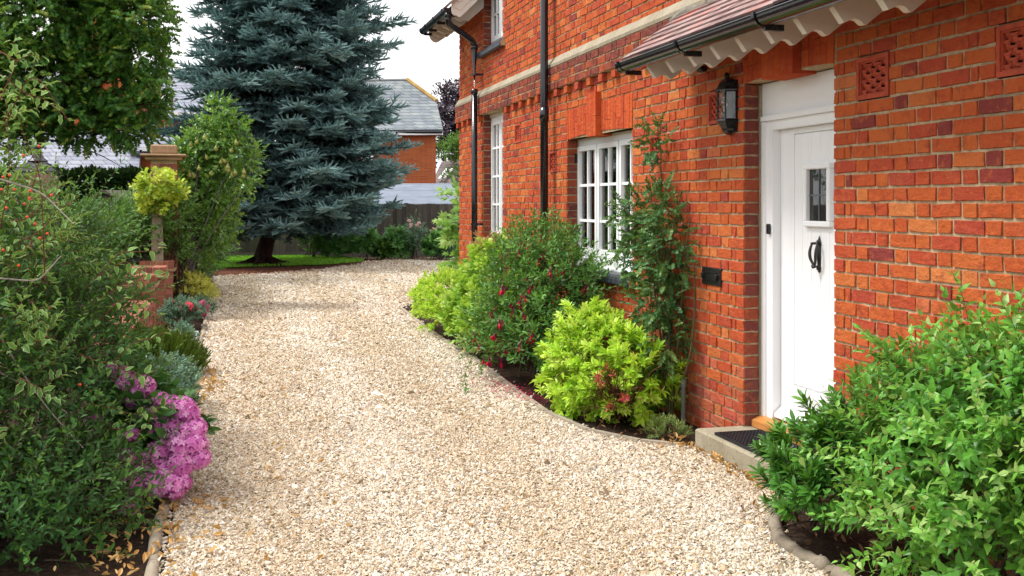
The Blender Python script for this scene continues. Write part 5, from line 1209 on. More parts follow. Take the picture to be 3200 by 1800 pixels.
eu = plant('variegated_shrub', 'rounded yellow variegated shrub at the drive edge below the rose bushes', 'shrub', (-3.68, 15.9, 0))
mb = MB(); foliage(mb, [((-3.72, 15.9, .22), (.33, .5, .28)), ((-3.95, 16.2, .3), (.3, .4, .3))], [shoot(LF_OV, 8, .10, .034, 60, 'opp', .0012) for _ in range(3)], 900, up=.6, rmid=.62, rvar=.2); put(mb, 'foliage', [m_leaf('yellow_leaf', [(0, (.03, .09, .01)), (.35, (.16, .24, .02)), (.6, (.5, .52, .05)), (1, (.72, .70, .22))], .42, .25, cream=(.7, .66, .18)), BARKB], eu)
def bush(name, label, cat, blobs, mat, tm, n, **k):
    c0 = np.array(blobs[0][0]); p_ = plant(name, label, cat, (c0[0], c0[1], 0)); mb = MB(); foliage(mb, blobs, tm, n, **k)
    foliage(mb, blobs, tm, n//4, up=.3, noise=.6, shell=(.3, .7), keep=0, rmid=.2, rvar=.1, clip=k.get('clip')); put(mb, 'foliage', [mat, BARKB], p_)  # inner pass uses darker leaf colour as painted shade within the crown
    mb = MB(); stems(mb, (c0[0], c0[1], 0), [np.array(b[0])+rng.normal(0, .15, 3)*np.array(b[1]) for b in blobs for _ in range(5)], .010, .1); put(mb, 'stem', BARKD, p_); return p_
MID = m_leaf('mid_green_leaf', [(0, (.015, .05, .012)), (.4, (.035, .12, .02)), (.75, (.10, .24, .04)), (1, (.26, .40, .09))], .42, .25)
wil = [shoot(LF_LONG, 16, .40, .085, 62, 'rad', .003, .0, taper=.7) for _ in range(4)]; ovm = [shoot(LF_OV, 10, .2, .05, 58, 'alt', .002, .15) for _ in range(4)]
PURP = m_leaf('purple_leaf', [(0, (.02, .012, .025)), (.5, (.045, .025, .05)), (1, (.13, .08, .12))], .45, .15)
rose_g = bush('rose_bush', 'green rose bush with pale pink blooms left of the spruce bed', 'rose', [blob(610, 820, 18, .42, .6, .38), blob(660, 800, 19, .3, .5, .35), blob(570, 870, 17, .4, .6, .4), blob(530, 800, 17.5, .4, .6, .5)], MID, ovm, 1300, up=.4)
fm2 = MB()
i = np.arange(18); D = nrm(np.stack((np.cos(i*2.4)*(.3+i/18), np.sin(i*2.4)*(.3+i/18), 1.4-i/18), 1)); A = nrm(np.cross(D, rng.normal(0, 1, D.shape))); Vp, Fp, Ep = LF_RND
fm2.scatter((Vp, Fp, np.zeros(len(Vp)), Ep, np.zeros(len(Fp), int)), D*.1, rots(D, -A), np.full(18, .9), rng.uniform(0, 1, 18)); rbm = fm2.mesh('bloom', m_flower('rose_petal', (.75, .42, .42), (.85, .62, .6)))
for x, y in ((664, 786), (644, 833), (655, 783)):
    o = bpy.data.objects.new('bloom', rbm); COL.objects.link(o); o.location = Vector(at(x, y, 17.4)); o.scale = (.055,)*3; o.rotation_euler = (.6, .2, x); child(o, rose_g)
bush('purple_shrub', 'dark purple leaved shrub behind the low brick piers', 'shrub', [blob(450, 790, 16.2, .45, .6, .4), blob(520, 760, 16.6, .35, .5, .4), blob(590, 700, 17, .3, .4, .3), blob(470, 850, 15.8, .25, .4, .3), blob(545, 850, 15.6, .2, .4, .3)], PURP, ovm, 800, up=.4)
bush('leafy_shrub', 'dense mid green shrub mass below the pear tree', 'shrub', [blob(535, 660, 14.6, .17, .3, .42), blob(480, 730, 14.4, .26, .3, .4), blob(545, 790, 14.7, .16, .3, .35), blob(560, 700, 15.2, .22, .4, .5), blob(520, 780, 15.1, .2, .4, .4), blob(600, 800, 15.6, .24, .3, .3), blob(580, 740, 15.5, .2, .3, .3), blob(450, 720, 15.0, .3, .3, .3), blob(560, 700, 17.3, .6, .8, .65), blob(460, 700, 17.8, .55, .8, .5), blob(640, 700, 18.2, .3, .6, .6), blob(610, 780, 17.8, .35, .6, .5)], MID, ovm, 2200, up=.4)
bud = bush('tall_perennial', 'tall willowy leaved perennials with purple flower spikes by the shed', 'plant', [blob(350, 800, 14.6, .55, .7, .42), blob(430, 760, 15.0, .4, .6, .38), blob(270, 820, 14.2, .4, .6, .42)], MID, wil, 620, up=1.3, noise=.3)
mb = MB()
for a in ([(440, 800, 14.8), (450, 640, 14.8), (448, 605, 14.8)], [(560, 760, 14.8), (580, 620, 14.8), (582, 580, 14.8)], [(500, 780, 14.8), (530, 620, 14.8), (530, 560, 14.8)], [(470, 800, 14.8), (490, 650, 14.8), (500, 600, 14.8)]): sprig(mb, [at(*p) for p in a], LF_LONG, 42, .09, 45, .006, .85, 0, .1)
put(mb, 'tall_shoot', [MID, BARKB], bud)
pf = MB(); i = np.arange(60); pf.scatter((LF_TINY[0], LF_TINY[1], np.zeros(4), np.zeros(4), np.zeros(2, int)), np.stack((np.cos(i*2.4)*.25*(1-i/80), np.sin(i*2.4)*.25*(1-i/80), i/30.), 1), rots(np.stack((np.cos(i*2.4), np.sin(i*2.4), 0*i+.4), 1), np.array((0, 0, 1.))), .35, rng.uniform(0, 1, 60)); pfm = pf.mesh('flower_spike', m_flower('purple_petal', (.12, .02, .2), (.32, .06, .42)))
for x, y in ((385, 690), (350, 660), (422, 688), (345, 680), (405, 700), (180, 520)):
    o = bpy.data.objects.new('flower_spike', pfm); COL.objects.link(o); o.location = Vector(at(x, y, 14.3)); o.scale = (.06,)*3; child(o, bud)
# obelisk post with golden hop
hp = plant('golden_climber', 'golden leaved climber covering the top of a pale post before the tall pillar', 'climber', tuple(at(490, 640, 14.2)*np.array((1, 1, 0))))
mb = MB(); foliage(mb, [blob(495, 570, 14.2, .18, .16, .09), blob(462, 600, 14.2, .11, .15, .12), blob(535, 588, 14.3, .10, .12, .10), blob(462, 640, 14.2, .05, .1, .12), blob(515, 620, 14.2, .1, .1, .08)], [shoot(LF_VIB, 5, .14, .085, 65, 'opp', .002, .2) for _ in range(3)], 90, up=-.1, noise=.6, low=-.9, rmid=.6, rvar=.18, keep=.4)
put(mb, 'foliage', [m_leaf('hop_leaf', [(0, (.10, .22, .02)), (.5, (.34, .48, .04)), (1, (.62, .66, .12))], .45, .3), BARKB], hp)
ob = MB(); b0 = at(492, 700, 14.4); ob.hexa([(b0[0]-.09, b0[1]-.09, 0), (b0[0]+.09, b0[1]-.09, 0), (b0[0]+.09, b0[1]+.09, 0), (b0[0]-.09, b0[1]+.09, 0), (b0[0]-.06, b0[1]-.06, 1.74), (b0[0]+.06, b0[1]-.06, 1.74), (b0[0]+.06, b0[1]+.06, 1.74), (b0[0]-.06, b0[1]+.06, 1.74)])
put(ob, 'post', M['stone'], hp)

# pear tree
pe = plant('pear_tree', 'young pear tree with hanging pears in front of the blue spruce', 'tree', (-3.75, 16.0, 0))
pbl = [blob(678, 372, 15.8, .16, .2, .24), blob(660, 450, 15.8, .34, .34, .30), blob(735, 490, 15.7, .28, .3, .25), blob(610, 500, 15.9, .26, .3, .28), blob(640, 590, 15.9, .48, .45, .36), blob(760, 560, 15.6, .18, .2, .12), blob(570, 640, 15.9, .4, .4, .35), blob(650, 690, 15.9, .32, .4, .35), blob(600, 750, 16.0, .3, .4, .3), blob(730, 420, 15.7, .18, .2, .14)]
mpe = m_leaf('pear_leaf', [(0, (.015, .055, .010)), (.4, (.035, .125, .018)), (.7, (.09, .23, .03)), (1, (.28, .42, .08))], .32, .3, spec=.5)
mb = MB(); foliage(mb, pbl, [shoot(LF_OV, 7, .22, .088, 62, 'alt', .0022, .3) for _ in range(5)], 1650, up=.25, noise=.6, rmid=.55, rvar=.17, shell=(.45, 1.08), low=-.9, keep=.25)
for a in ([(690, 380, 15.8), (680, 345, 15.8), (682, 322, 15.8)], [(740, 400, 15.7), (720, 370, 15.7), (712, 378, 15.7)], [(760, 540, 15.6), (790, 520, 15.6), (797, 508, 15.6)], [(770, 560, 15.6), (800, 575, 15.6)], [(625, 420, 15.8), (622, 370, 15.8), (626, 362, 15.8)]): sprig(mb, [at(*p) for p in a], LF_OV, 10, .06, 60, .004, .85, .2, .1)
put(mb, 'crown', [mpe, BARKD], pe)
mb = MB(); tb = np.array((-3.75, 16.05, 0)); mb.tube([tb, tb+(0, 0, .6), tb+(.05, 0, 1.2), tb+(.12, .1, 1.6), tb+(.14, .1, 1.9), tb+(.12, .1, 2.2)], [.05, .04, .03, .02, .012, .004], 8); stems(mb, tb+(0.02, 0, .5), [np.array(b[0])+rng.normal(0, .15, 3) for b in pbl for _ in range(1)], .016, .03, .15); put(mb, 'trunk', m_bark('pear_bark', (.05, .05, .045), (.2, .2, .19)), pe)
pr = MB(); pr.lathe([(0, -.048), (.018, -.044), (.03, -.028), (.031, -.012), (.022, .008), (.013, .026), (.009, .04), (0, .045)], (0, 0, 0), 12); pr.tube([(0, 0, .04), (.006, 0, .07)], .0015, 4); prm = pr.mesh('pear', m_plain('pear_skin', (.26, .28, .07), .45, .4, var=.25, scale=30), True)
for (x, y) in ((572, 528), (530, 528+5), (622, 525), (640, 428), (675, 462), (596, 450), (715, 530), (725, 545), (735, 538), (708, 528), (760, 548), (762, 535), (724, 468), (700, 502), (738, 444), (604, 546), (592, 544), (660, 540), (690, 505), (616, 442), (555, 512), (585, 575), (645, 490), (520, 640), (712, 520)):
    o = bpy.data.objects.new('pear', prm); COL.objects.link(o); o.location = Vector(at(x, y, 15.35)); o.rotation_euler = (rng.normal(0, .2), rng.normal(0, .2), x); s = rng.uniform(.9, 1.2); o.scale = (s, s, s); child(o, pe)

# ================================================================== THE SPRUCE
spr = plant('blue_spruce', 'large blue spruce with drooping layered branches on the bed beyond the drive', 'tree', (-2.35, 26.8, 0))
def needle_shoot(L_, n, nl, core=.012):
    mb = MB(); t = np.linspace(.02, 1, n); ph = np.arange(n)*2.4; a = R(46)*(1-.5*t)
    D = np.stack((np.cos(a), np.sin(a)*np.cos(ph), np.sin(a)*np.sin(ph)), 1); P = np.stack((L_*t, 0*t, 0*t), 1)
    mb.scatter((LF_NEED[0]*(1, 4.2, 1), LF_NEED[1], np.zeros(3), np.zeros(3), np.zeros(1, int)), P, rots(D, rng.normal(0, 1, (n, 3))), nl*(1-.25*t), .25*t-.1)
    mb.tube([(0, 0, 0), (L_*.5, 0, 0), (L_*1.03, 0, 0)], [core, core*1.3, core*.4], 3, False, mat=0); return mb.tmpl()
def spray(k):
    mb = MB(); L_ = .34; ns = needle_shoot(.15, 18, .044)
    x = np.linspace(.0, .24, 5); P = [(L_*.65, 0, 0)]; D = [(1, 0, .12)]
    for i, q in enumerate(x):
        for s in (-1, 1):
            P.append((q+.015*s, 0, -.02*q)); D.append((.75, s*.75, rng.normal(.05, .2)))
    for q in (.1, .22): P.append((q, 0, 0)); D.append((.6, rng.normal(0, .2), .6))
    P = np.array(P); D = np.array(D); n = len(P); mb.scatter(ns, P, rots(D, np.array((0, 0, 1.))+rng.normal(0, .2, (n, 3))), rng.uniform(.8, 1.2, n), rng.normal(0, .06, n))
    mb.tube([(0, 0, 0), (L_*.7, 0, 0)], .006, 3, False, mat=1); return mb.tmpl()
sps = [spray(i) for i in range(4)]
mb = MB(); tw = MB(); base = np.array((-2.35, 26.8, 0)); axis = lambda z: base+np.array((.62*min(1, z/2.2)+.01*z, 0, z))
z = 1.1
SP, SD, SU, SR = [], [], [], []
while z < 13.5:
    u = (z-1.2)/12.5; Rz = 3.05*(1-u)**.72*(.93 if z < 2 else 1)*min(1, .78+.25*(z-1.2))
    nb = 9 if z < 8 else 7; off = rng.uniform(0, 6.28)
    for i in range(nb):
        az = off+i*6.283/nb+rng.normal(0, .16); Lb = Rz*rng.uniform(.78, 1.14)
        if rng.uniform() < .12: Lb *= 1.12
        if math.sin(az) > .75 and z < 9 and rng.uniform() < .3: continue
        o = axis(z+rng.normal(0, .08)); h = np.array((math.cos(az), math.sin(az), 0)); n = 12; t = np.linspace(0, 1, n)
        rise = .10*(1-u) if z > 3 else .02
        zz = (rise*np.sin(t*3.1)*.6-.30*t**1.6*(1-.4*u)+.17*t**4)*Lb*.62
        X = o+h*(t*Lb)[:, None]; X[:, 2] += zz; X[:, 2] = np.maximum(X[:, 2], .88+.1*np.sin(az*3))
        tw.tube(X, .035*(1-.85*t)*(Lb/3+.3), 5, False)
        side = np.array((-h[1], h[0], 0)); q = .2
        while q <= 1.0:
            b = np.array([np.interp(q, t, X[:, j]) for j in range(3)]); tg = nrm(np.array([np.interp(min(1, q+.05), t, X[:, j])-np.interp(q-.05, t, X[:, j]) for j in range(3)]))
            sub = (1.05-q)*Lb*.46+.10
            for s in (-1, 1):
                m = max(1, int(sub/.2)); d = nrm(tg*.75+side*s*.8+np.array((0, 0, -.10)))
                for w_ in range(m):
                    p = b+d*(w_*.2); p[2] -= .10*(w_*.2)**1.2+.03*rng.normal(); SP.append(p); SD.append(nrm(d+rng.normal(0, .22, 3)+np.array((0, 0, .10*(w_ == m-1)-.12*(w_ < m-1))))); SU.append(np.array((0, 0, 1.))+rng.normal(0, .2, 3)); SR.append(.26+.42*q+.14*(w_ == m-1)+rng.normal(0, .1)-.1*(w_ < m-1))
            q += .19/Lb
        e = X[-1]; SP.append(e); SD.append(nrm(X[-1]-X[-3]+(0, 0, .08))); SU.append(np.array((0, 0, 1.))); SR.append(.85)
    z += .27 if z < 6 else .33
SP, SD, SU, SR = map(np.array, (SP, SD, SU, SR)); which = rng.integers(0, 4, len(SP))
for k in range(4):
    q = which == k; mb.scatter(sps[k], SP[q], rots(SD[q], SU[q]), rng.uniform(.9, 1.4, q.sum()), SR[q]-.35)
print('spruce sprays', len(SP))
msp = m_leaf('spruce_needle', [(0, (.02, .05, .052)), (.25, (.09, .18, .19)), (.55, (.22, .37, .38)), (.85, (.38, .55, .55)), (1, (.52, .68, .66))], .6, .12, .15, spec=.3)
SBK = m_bark('spruce_bark', (.012, .005, .004), (.055, .028, .022), 10)
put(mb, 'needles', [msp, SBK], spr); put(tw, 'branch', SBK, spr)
tk = MB(); zt = np.array((-.06, .0, .12, .3, .6, 1.0, 1.6, 4, 8, 13.6)); tk.tube(np.stack((base[0]+.62*np.minimum(1, np.maximum(zt, 0)/2.2)*np.minimum(1, np.maximum(zt, 0)/1.), np.full(10, base[1]), zt), 1), [.54, .40, .27, .21, .185, .17, .16, .14, .1, .01], 14)
for a in (3.5, 4.4, 5.3, .3, 2.7): h = np.array((math.cos(a), math.sin(a), 0)); tk.tube([base+h*.15+(0, 0, .14), base+h*.45+(0, 0, .05), base+h*.95+(0, 0, .0)], [.12, .08, .02], 7)
put(tk, 'trunk', SBK, spr, True)
dt = MB(); stems(dt, base+(0.1, 0, 1.6), [base+np.array((math.cos(a)*r_, math.sin(a)*r_, z_)) for a, r_, z_ in zip(rng.uniform(3.3, 6.1, 120), rng.uniform(.8, 2.2, 120), rng.uniform(.9, 5, 120))], .010, .1, -.1); put(dt, 'dead_twig', m_bark('dead_spruce_twig', (.06, .03, .02), (.18, .11, .08)), spr)

# ================================================================== MAPLE top left
ma = plant('maple_tree', 'broad dark green maple overhanging the slate roofs at the top left', 'tree', tuple(at(-150, 700, 22)*np.array((1, 1, 0))))
mmp = m_leaf('maple_leaf', [(0, (.012, .042, .010)), (.4, (.028, .11, .018)), (.75, (.065, .20, .028)), (.93, (.15, .33, .04)), (1, (.28, .30, .05))], .45, .3)
mt_ = [shoot(LF_MAPLE, 6, .30, .105, 66, 'opp', .003, .2, taper=.3, flat=1., uz=.45) for _ in range(5)]
mbl = [blob(430, 60, 21, .62, .9, .55), blob(300, 80, 21.5, .9, 1.1, .8), blob(120, 60, 21, 1.0, 1.2, .9), blob(430, 180, 21, .55, .8, .4), blob(320, 270, 21.3, .75, 1, .5), blob(160, 250, 21, .9, 1.1, .6), blob(480, 270, 20.8, .25, .5, .25), blob(430, 340, 21, .5, .7, .26), blob(250, 360, 21, .5, .8, .32), blob(400, 410, 21, .45, .6, .16), blob(20, 200, 21, .8, 1, .8), blob(-150, 100, 21.5, 1, 1.4, 1.4), blob(200, -120, 21.5, 1.5, 1.5, .9), blob(410, -80, 21.5, .7, 1, .6), blob(80, 370, 21, .5, .8, .35), blob(250, 430, 20.8, .2, .4, .08)]
mb = MB(); foliage(mb, mbl, mt_, 5200, up=.0, noise=.5, shell=(.5, 1.08), low=-.9, keep=.45, rmid=.5, rvar=.16, outw=.9); put(mb, 'crown', [mmp, BARKD], ma)
tk = MB(); b0 = at(-150, 700, 22)*np.array((1, 1, 0)); tk.tube([b0, b0+(0, 0, 1.5), b0+(.1, 0, 3), b0+(.4, 0, 5), b0+(.8, 0, 8)], [.3, .24, .2, .14, .04], 10)
for b in mbl:
    c_ = np.array(b[0]); stems(tk, b0+(.1, 0, 2.6), [c_], .06, .05, .12, n=6); stems(tk, c_*.8+(b0+(.1, 0, 2.6))*.2, [c_+rng.normal(0, .4, 3) for _ in range(4)], .018, .02, .1)
put(tk, 'trunk', BARKD, ma)

# ================================================================== BACKGROUND
M['bgbrick'] = None
def m_farbrick(name, a, b, mo, sc=1.):
    t = NT(name); mp = t.n('Mapping'); mp.inputs['Rotation'].default_value = (R(90), 0, 0); 
    sep = t.n('SeparateXYZ'); t.l(t.pos(), sep.inputs[0]); cb_ = t.n('CombineXYZ'); t.l(t.math('ADD', sep.outputs[0], sep.outputs[1]), cb_.inputs[0]); t.l(sep.outputs[2], cb_.inputs[1])
    br = t.n('TexBrick'); t.l(cb_.outputs[0], br.inputs['Vector']); br.inputs['Scale'].default_value = 1/sc; br.inputs['Brick Width'].default_value = .225; br.inputs['Row Height'].default_value = .075
    br.inputs['Mortar Size'].default_value = .008; br.inputs['Color1'].default_value = (*a, 1); br.inputs['Color2'].default_value = (*b, 1); br.inputs['Mortar'].default_value = (*mo, 1); br.inputs['Bias'].default_value = 0
    n = t.noise(1.3, 5); c = t.mix(t.math('MULTIPLY', t.sm(n, .45, .75), .4), br.outputs['Color'], tuple(v*.55 for v in a)); t.bump(br.outputs['Fac'], -.4, .01); return t.fin(c, .85, .2)
def m_slate(name, a, b, lich=.3):
    t = NT(name); sep = t.n('SeparateXYZ'); t.l(t.pos(), sep.inputs[0]); cb_ = t.n('CombineXYZ'); t.l(t.math('ADD', sep.outputs[0], t.math('MULTIPLY', sep.outputs[1], .6)), cb_.inputs[0]); t.l(sep.outputs[2], cb_.inputs[1])
    br = t.n('TexBrick'); t.l(cb_.outputs[0], br.inputs['Vector']); br.inputs['Scale'].default_value = 1.; br.inputs['Brick Width'].default_value = .36; br.inputs['Row Height'].default_value = .17
    br.inputs['Mortar Size'].default_value = .012; br.inputs['Color1'].default_value = (*a, 1); br.inputs['Color2'].default_value = (*b, 1); br.inputs['Mortar'].default_value = (.05, .055, .07, 1)
    n = t.noise(2.2, 5); c = t.mix(t.math('MULTIPLY', t.sm(n, .5, .7), lich), br.outputs['Color'], (.30, .31, .27)); t.bump(br.outputs['Fac'], -.5, .02); return t.fin(c, .6, .3)
fb1 = m_farbrick('far_orange_brick', (.50, .115, .032), (.40, .085, .03), (.33, .19, .10)); fb2 = m_farbrick('far_dark_brick', (.24, .045, .035), (.32, .07, .05), (.3, .22, .18), 1.6)
fs1 = m_slate('far_slate', (.19, .205, .27), (.28, .295, .36), .1); fs2 = m_slate('far_old_slate', (.13, .155, .18), (.22, .25, .27), .4)
def quadp(mb, pts, th=.12, mat=0):       # a thick slab through four world points
    P = np.array(pts, float); n = nrm(np.cross(P[1]-P[0], P[3]-P[0])); mb.hexa(list(P-n*th)+list(P), mat=mat)
def poly_block(mb, pts, dirv_, mat=0):    # extrude a planar polygon of world points
    n = len(pts); P = np.array(pts, float); Q = P+np.array(dirv_, float); mb.add(np.concatenate((P, Q)), [(i, (i+1) % n, n+(i+1) % n, n+i) for i in range(n)], mat=mat)
    o = mb.n-2*n; T = np.array([(0, i, i+1) for i in range(1, n-1)]); mb.F.append((T+o, np.full(len(T), mat))); mb.F.append((T[:, ::-1]+o+n, np.full(len(T), mat)))
# House B (right of the spruce), one gable wall + hipped slate roof, 50 m away
ZB = 50
hB = thing('neighbour_house', 'orange brick house with grey hipped slate roof right of the spruce', 'house', tuple(at(1270, 650, ZB)*np.array((1, 1, 0))))
mb = MB(); A, B_ = at(960, 560, ZB+1), at(1362, 560, ZB); dep = nrm(np.array((B_[0]+DW, B_[1], 0))+(-2.5, 0, 0))*7.0
zt_ = at(1362, 405, ZB)[2]; mb.hexa([(A[0], A[1], 0), (B_[0], B_[1], 0), (B_[0]+dep[0], B_[1]+dep[1], 0), (A[0]+dep[0], A[1]+dep[1], 0), (A[0], A[1], zt_), (B_[0], B_[1], zt_), (B_[0]+dep[0], B_[1]+dep[1], zt_), (A[0]+dep[0], A[1]+dep[1], zt_)]); put(mb, 'wall', fb1, hB)
f_ = nrm(at(1362, 405, ZB)-at(960, 405, ZB+1)); up_ = np.array((0, 0, 1.))
mb = MB(); E0, E1 = at(930, 408, ZB+.6), at(1384, 404, ZB-.4); Rg0, Rg1 = at(960, 255, ZB+4.5), at(1272, 250, ZB+3.8); H1 = at(1364, 318, ZB+2.2)
r_ = MB(); n_ = nrm(np.cross(E1-E0, Rg0-E0)); P5 = [E0, E1, H1, Rg1, Rg0]; poly_block(r_, P5, -n_*.12); poly_block(r_, [Rg0, Rg1, Rg1+dep*.45, Rg0+dep*.45], (0, 0, -.1))
poly_block(r_, [E1, H1, H1+dep*.5+(0, 0, -.2), E1+dep*1.05], (-.1, 0, -.1)); poly_block(r_, [H1, Rg1, Rg1+dep*.3], (-.1, 0, -.12))
put(r_, 'roof', fs2, hB)
h_ = MB(); h_.tube([Rg1+(0, 0, .04), H1+(0, 0, .05)], .10, 6); put(h_, 'hip_tiles', m_stone('lichen_tile', (.30, .17, .05), (.5, .36, .14)), hB)
h_ = MB(); h_.tube([Rg0, Rg1], .09, 6); put(h_, 'ridge_tiles', m_plain('ridge_grey', (.2, .2, .2), .8), hB)
g_ = MB(); g0, g1 = E0-(0, 0, .12), E1-(0, 0, .12); g_.tube([g0, g1], .07, 6); put(g_, 'gutter', M['black'], hB)
s_ = MB(); quadp(s_, [at(930, 425, ZB+.3), at(1381, 421, ZB-.35), at(1381, 410, ZB-.35), at(930, 414, ZB+.3)], .3); put(s_, 'fascia', M['paint'], hB)
d_ = MB(); X = [at(1240, 412, ZB-.3), at(1238, 420, ZB-.3), at(1226, 430, ZB+.2), at(1225, 450, ZB+.2), at(1225, 620, ZB+.2)]; d_.tube(X, .05, 6); put(d_, 'rainwater_pipe', M['black'], hB)
w_ = MB(); quadp(w_, [at(1128, 520, ZB+.2), at(1165, 520, ZB+.1), at(1165, 455, ZB+.1), at(1128, 455, ZB+.2)], .1); put(w_, 'window', M['paint'], hB)
# grey felt-roofed garage behind the fence
gg = thing('garage', 'long garage with a low grey felt roof just behind the dark fence', 'garage', tuple(at(1300, 700, 35)*np.array((1, 1, 0))))
r_ = MB(); quadp(r_, [at(1120, 646, 33), at(1560, 646, 32.4), at(1560, 573, 35.6), at(1120, 573, 36.2)], .08)
def m_felt():
    t = NT('roof_felt'); sep = t.n('SeparateXYZ'); t.l(t.pos(), sep.inputs[0]); wv = t.math('FRACT', t.math('MULTIPLY', sep.outputs[2], 4.6)); ln = t.math('LESS_THAN', wv, .07)
    n = t.noise(2.5, 5); c = t.ramp(n, [(.3, (.15, .18, .23)), (.7, (.21, .24, .30))]); c = t.mix(t.math('MULTIPLY', ln, .5), c, (.06, .07, .08)); return t.fin(c, .85, .2)
put(r_, 'roof', m_felt(), gg)
r_ = MB(); a, b = at(1130, 640, 33.4), at(1560, 640, 32.8); r_.hexa([(a[0], a[1], 0), (b[0], b[1], 0), (b[0]+.8, b[1]+3.2, 0), (a[0]+.8, a[1]+3.2, 0), (a[0], a[1], 1.45), (b[0], b[1], 1.45), (b[0]+.8, b[1]+3.2, 1.9), (a[0]+.8, a[1]+3.2, 1.9)]); put(r_, 'wall', M['fence_dark'], gg)
r_ = MB(); quadp(r_, [at(1118, 652, 32.95), at(1560, 652, 32.35), at(1560, 645, 32.35), at(1118, 645, 32.95)], .05); put(r_, 'fascia', M['black'], gg)
# House A : slate roofs at left
ZA = 40
hA = thing('slate_roofed_house', 'red brick house with pale slate roofs behind the maple and hedge', 'house', tuple(at(300, 650, ZA)*np.array((1, 1, 0))))
r_ = MB(); quadp(r_, [at(-60, 580, ZA), at(428, 568, ZA), at(447, 412, ZA+3.2), at(-60, 418, ZA+3.2)], .15); quadp(r_, [at(400, 472, ZA+1.4), at(560, 472, ZA+1.8), at(562, 415, ZA+3.3), at(400, 412, ZA+3.2)], .12); quadp(r_, [at(470, 312, ZA+7), at(720, 312, ZA+7), at(720, 236, ZA+10), at(470, 236, ZA+10)], .15)
quadp(r_, [at(520, 372, ZA+5), at(700, 372, ZA+5.2), at(700, 300, ZA+7), at(500, 300, ZA+7)], .15)
put(r_, 'roof', fs1, hA)
def fbox(mb, x0, x1, y0, y1, Z, d, mat=0):   # block with front face through screen rectangle
    a, b = at(x0, y1, Z), at(x1, y1, Z); zt2 = at(x0, y0, Z)[2]; zb = at(x0, y1, Z)[2]; k_ = np.array((S_, C_))*d
    mb.hexa([(a[0], a[1], zb), (b[0], b[1], zb), (b[0]+k_[0], b[1]+k_[1], zb), (a[0]+k_[0], a[1]+k_[1], zb), (a[0], a[1], zt2), (b[0], b[1], zt2), (b[0]+k_[0], b[1]+k_[1], zt2), (a[0]+k_[0], a[1]+k_[1], zt2)], mat=mat)
r_ = MB(); fbox(r_, 350, 640, 474, 720, ZA+2.0, 8); fbox(r_, -60, 350, 500, 720, ZA+2.6, 8); put(r_, 'wall', fb1, hA)
r_ = MB(); fbox(r_, 470, 760, 372, 470, ZA+6, 6); fbox(r_, 300, 520, 335, 425, ZA+6.5, 6); put(r_, 'side_wall', fb2, hA)
r_ = MB(); fbox(r_, -80, 385, 240, 425, ZA+8.5, 6); fbox(r_, 230, 330, 40, 245, ZA+8.5, 1.6); put(r_, 'upper_wall', fb1, hA)
r_ = MB(); quadp(r_, [at(-100, 250, ZA+8), at(330, 250, ZA+8), at(300, 205, ZA+10), at(-60, 205, ZA+10)], .15); put(r_, 'upper_roof', fs1, hA)
r_ = MB(); quadp(r_, [at(436, 472, ZA+1.3), at(560, 474, ZA+1.6), at(560, 463, ZA+1.6), at(436, 461, ZA+1.3)], .2); quadp(r_, [at(500, 360, ZA+4.9), at(720, 360, ZA+4.9), at(720, 350, ZA+4.9), at(500, 350, ZA+4.9)], .2); quadp(r_, [at(486, 262, ZA+7.2), at(520, 312, ZA+6.6), at(512, 318, ZA+6.6), at(478, 266, ZA+7.2)], .2); put(r_, 'fascia', M['paint'], hA)
r_ = MB(); r_.tube([at(400, 412, ZA+3.2), at(562, 415, ZA+3.2)], .07, 6); r_.tube([at(-60, 418, ZA+3.2), at(440, 412, ZA+3.2)], .07, 6); r_.tube([at(470, 237, ZA+10), at(720, 237, ZA+10)], .09, 6); put(r_, 'ridge_tiles', m_plain('ridge_dark', (.12, .13, .16), .6), hA)
r_ = MB(); r_.tube([at(440, 468, ZA+1.2), at(441, 482, ZA+1.2), at(428, 490, ZA+1.6), at(427, 560, ZA+1.7)], .06, 6); put(r_, 'rainwater_pipe', M['black'], hA)
# tiled garage with roof windows far right
fr_ = thing('tiled_outbuilding', 'distant brown tiled roof with two pale roof windows beside the brick house corner', 'building', tuple(at(1440, 650, 58)*np.array((1, 1, 0))))
r_ = MB(); quadp(r_, [at(1340, 590, 56), at(1420, 590, 56), at(1560, 480, 62), at(1380, 505, 62)], .15); put(r_, 'roof', m_slate('brown_tiles', (.14, .10, .10), (.22, .17, .16), .2), fr_)
r_ = MB(); a, b = at(1405, 620, 55.8), at(1600, 620, 55.8); poly_block(r_, [at(1395, 640, 55.8), at(1600, 640, 55.8), at(1600, 430, 55.8), at(1555, 482, 55.8), at(1420, 588, 55.8), at(1395, 605, 55.8)], (1, 5, 0)); put(r_, 'gable', m_farbrick('pale_brick', (.42, .27, .17), (.36, .22, .14), (.4, .32, .24)), fr_)
for x in (1378, 1392):
    r_ = MB(); quadp(r_, [at(x-10, 558, 57.0), at(x-3, 558, 57.0), at(x+24, 525, 58.9), at(x+15, 526, 58.9)], .1); put(r_, 'roof_window', M['paint'], fr_)
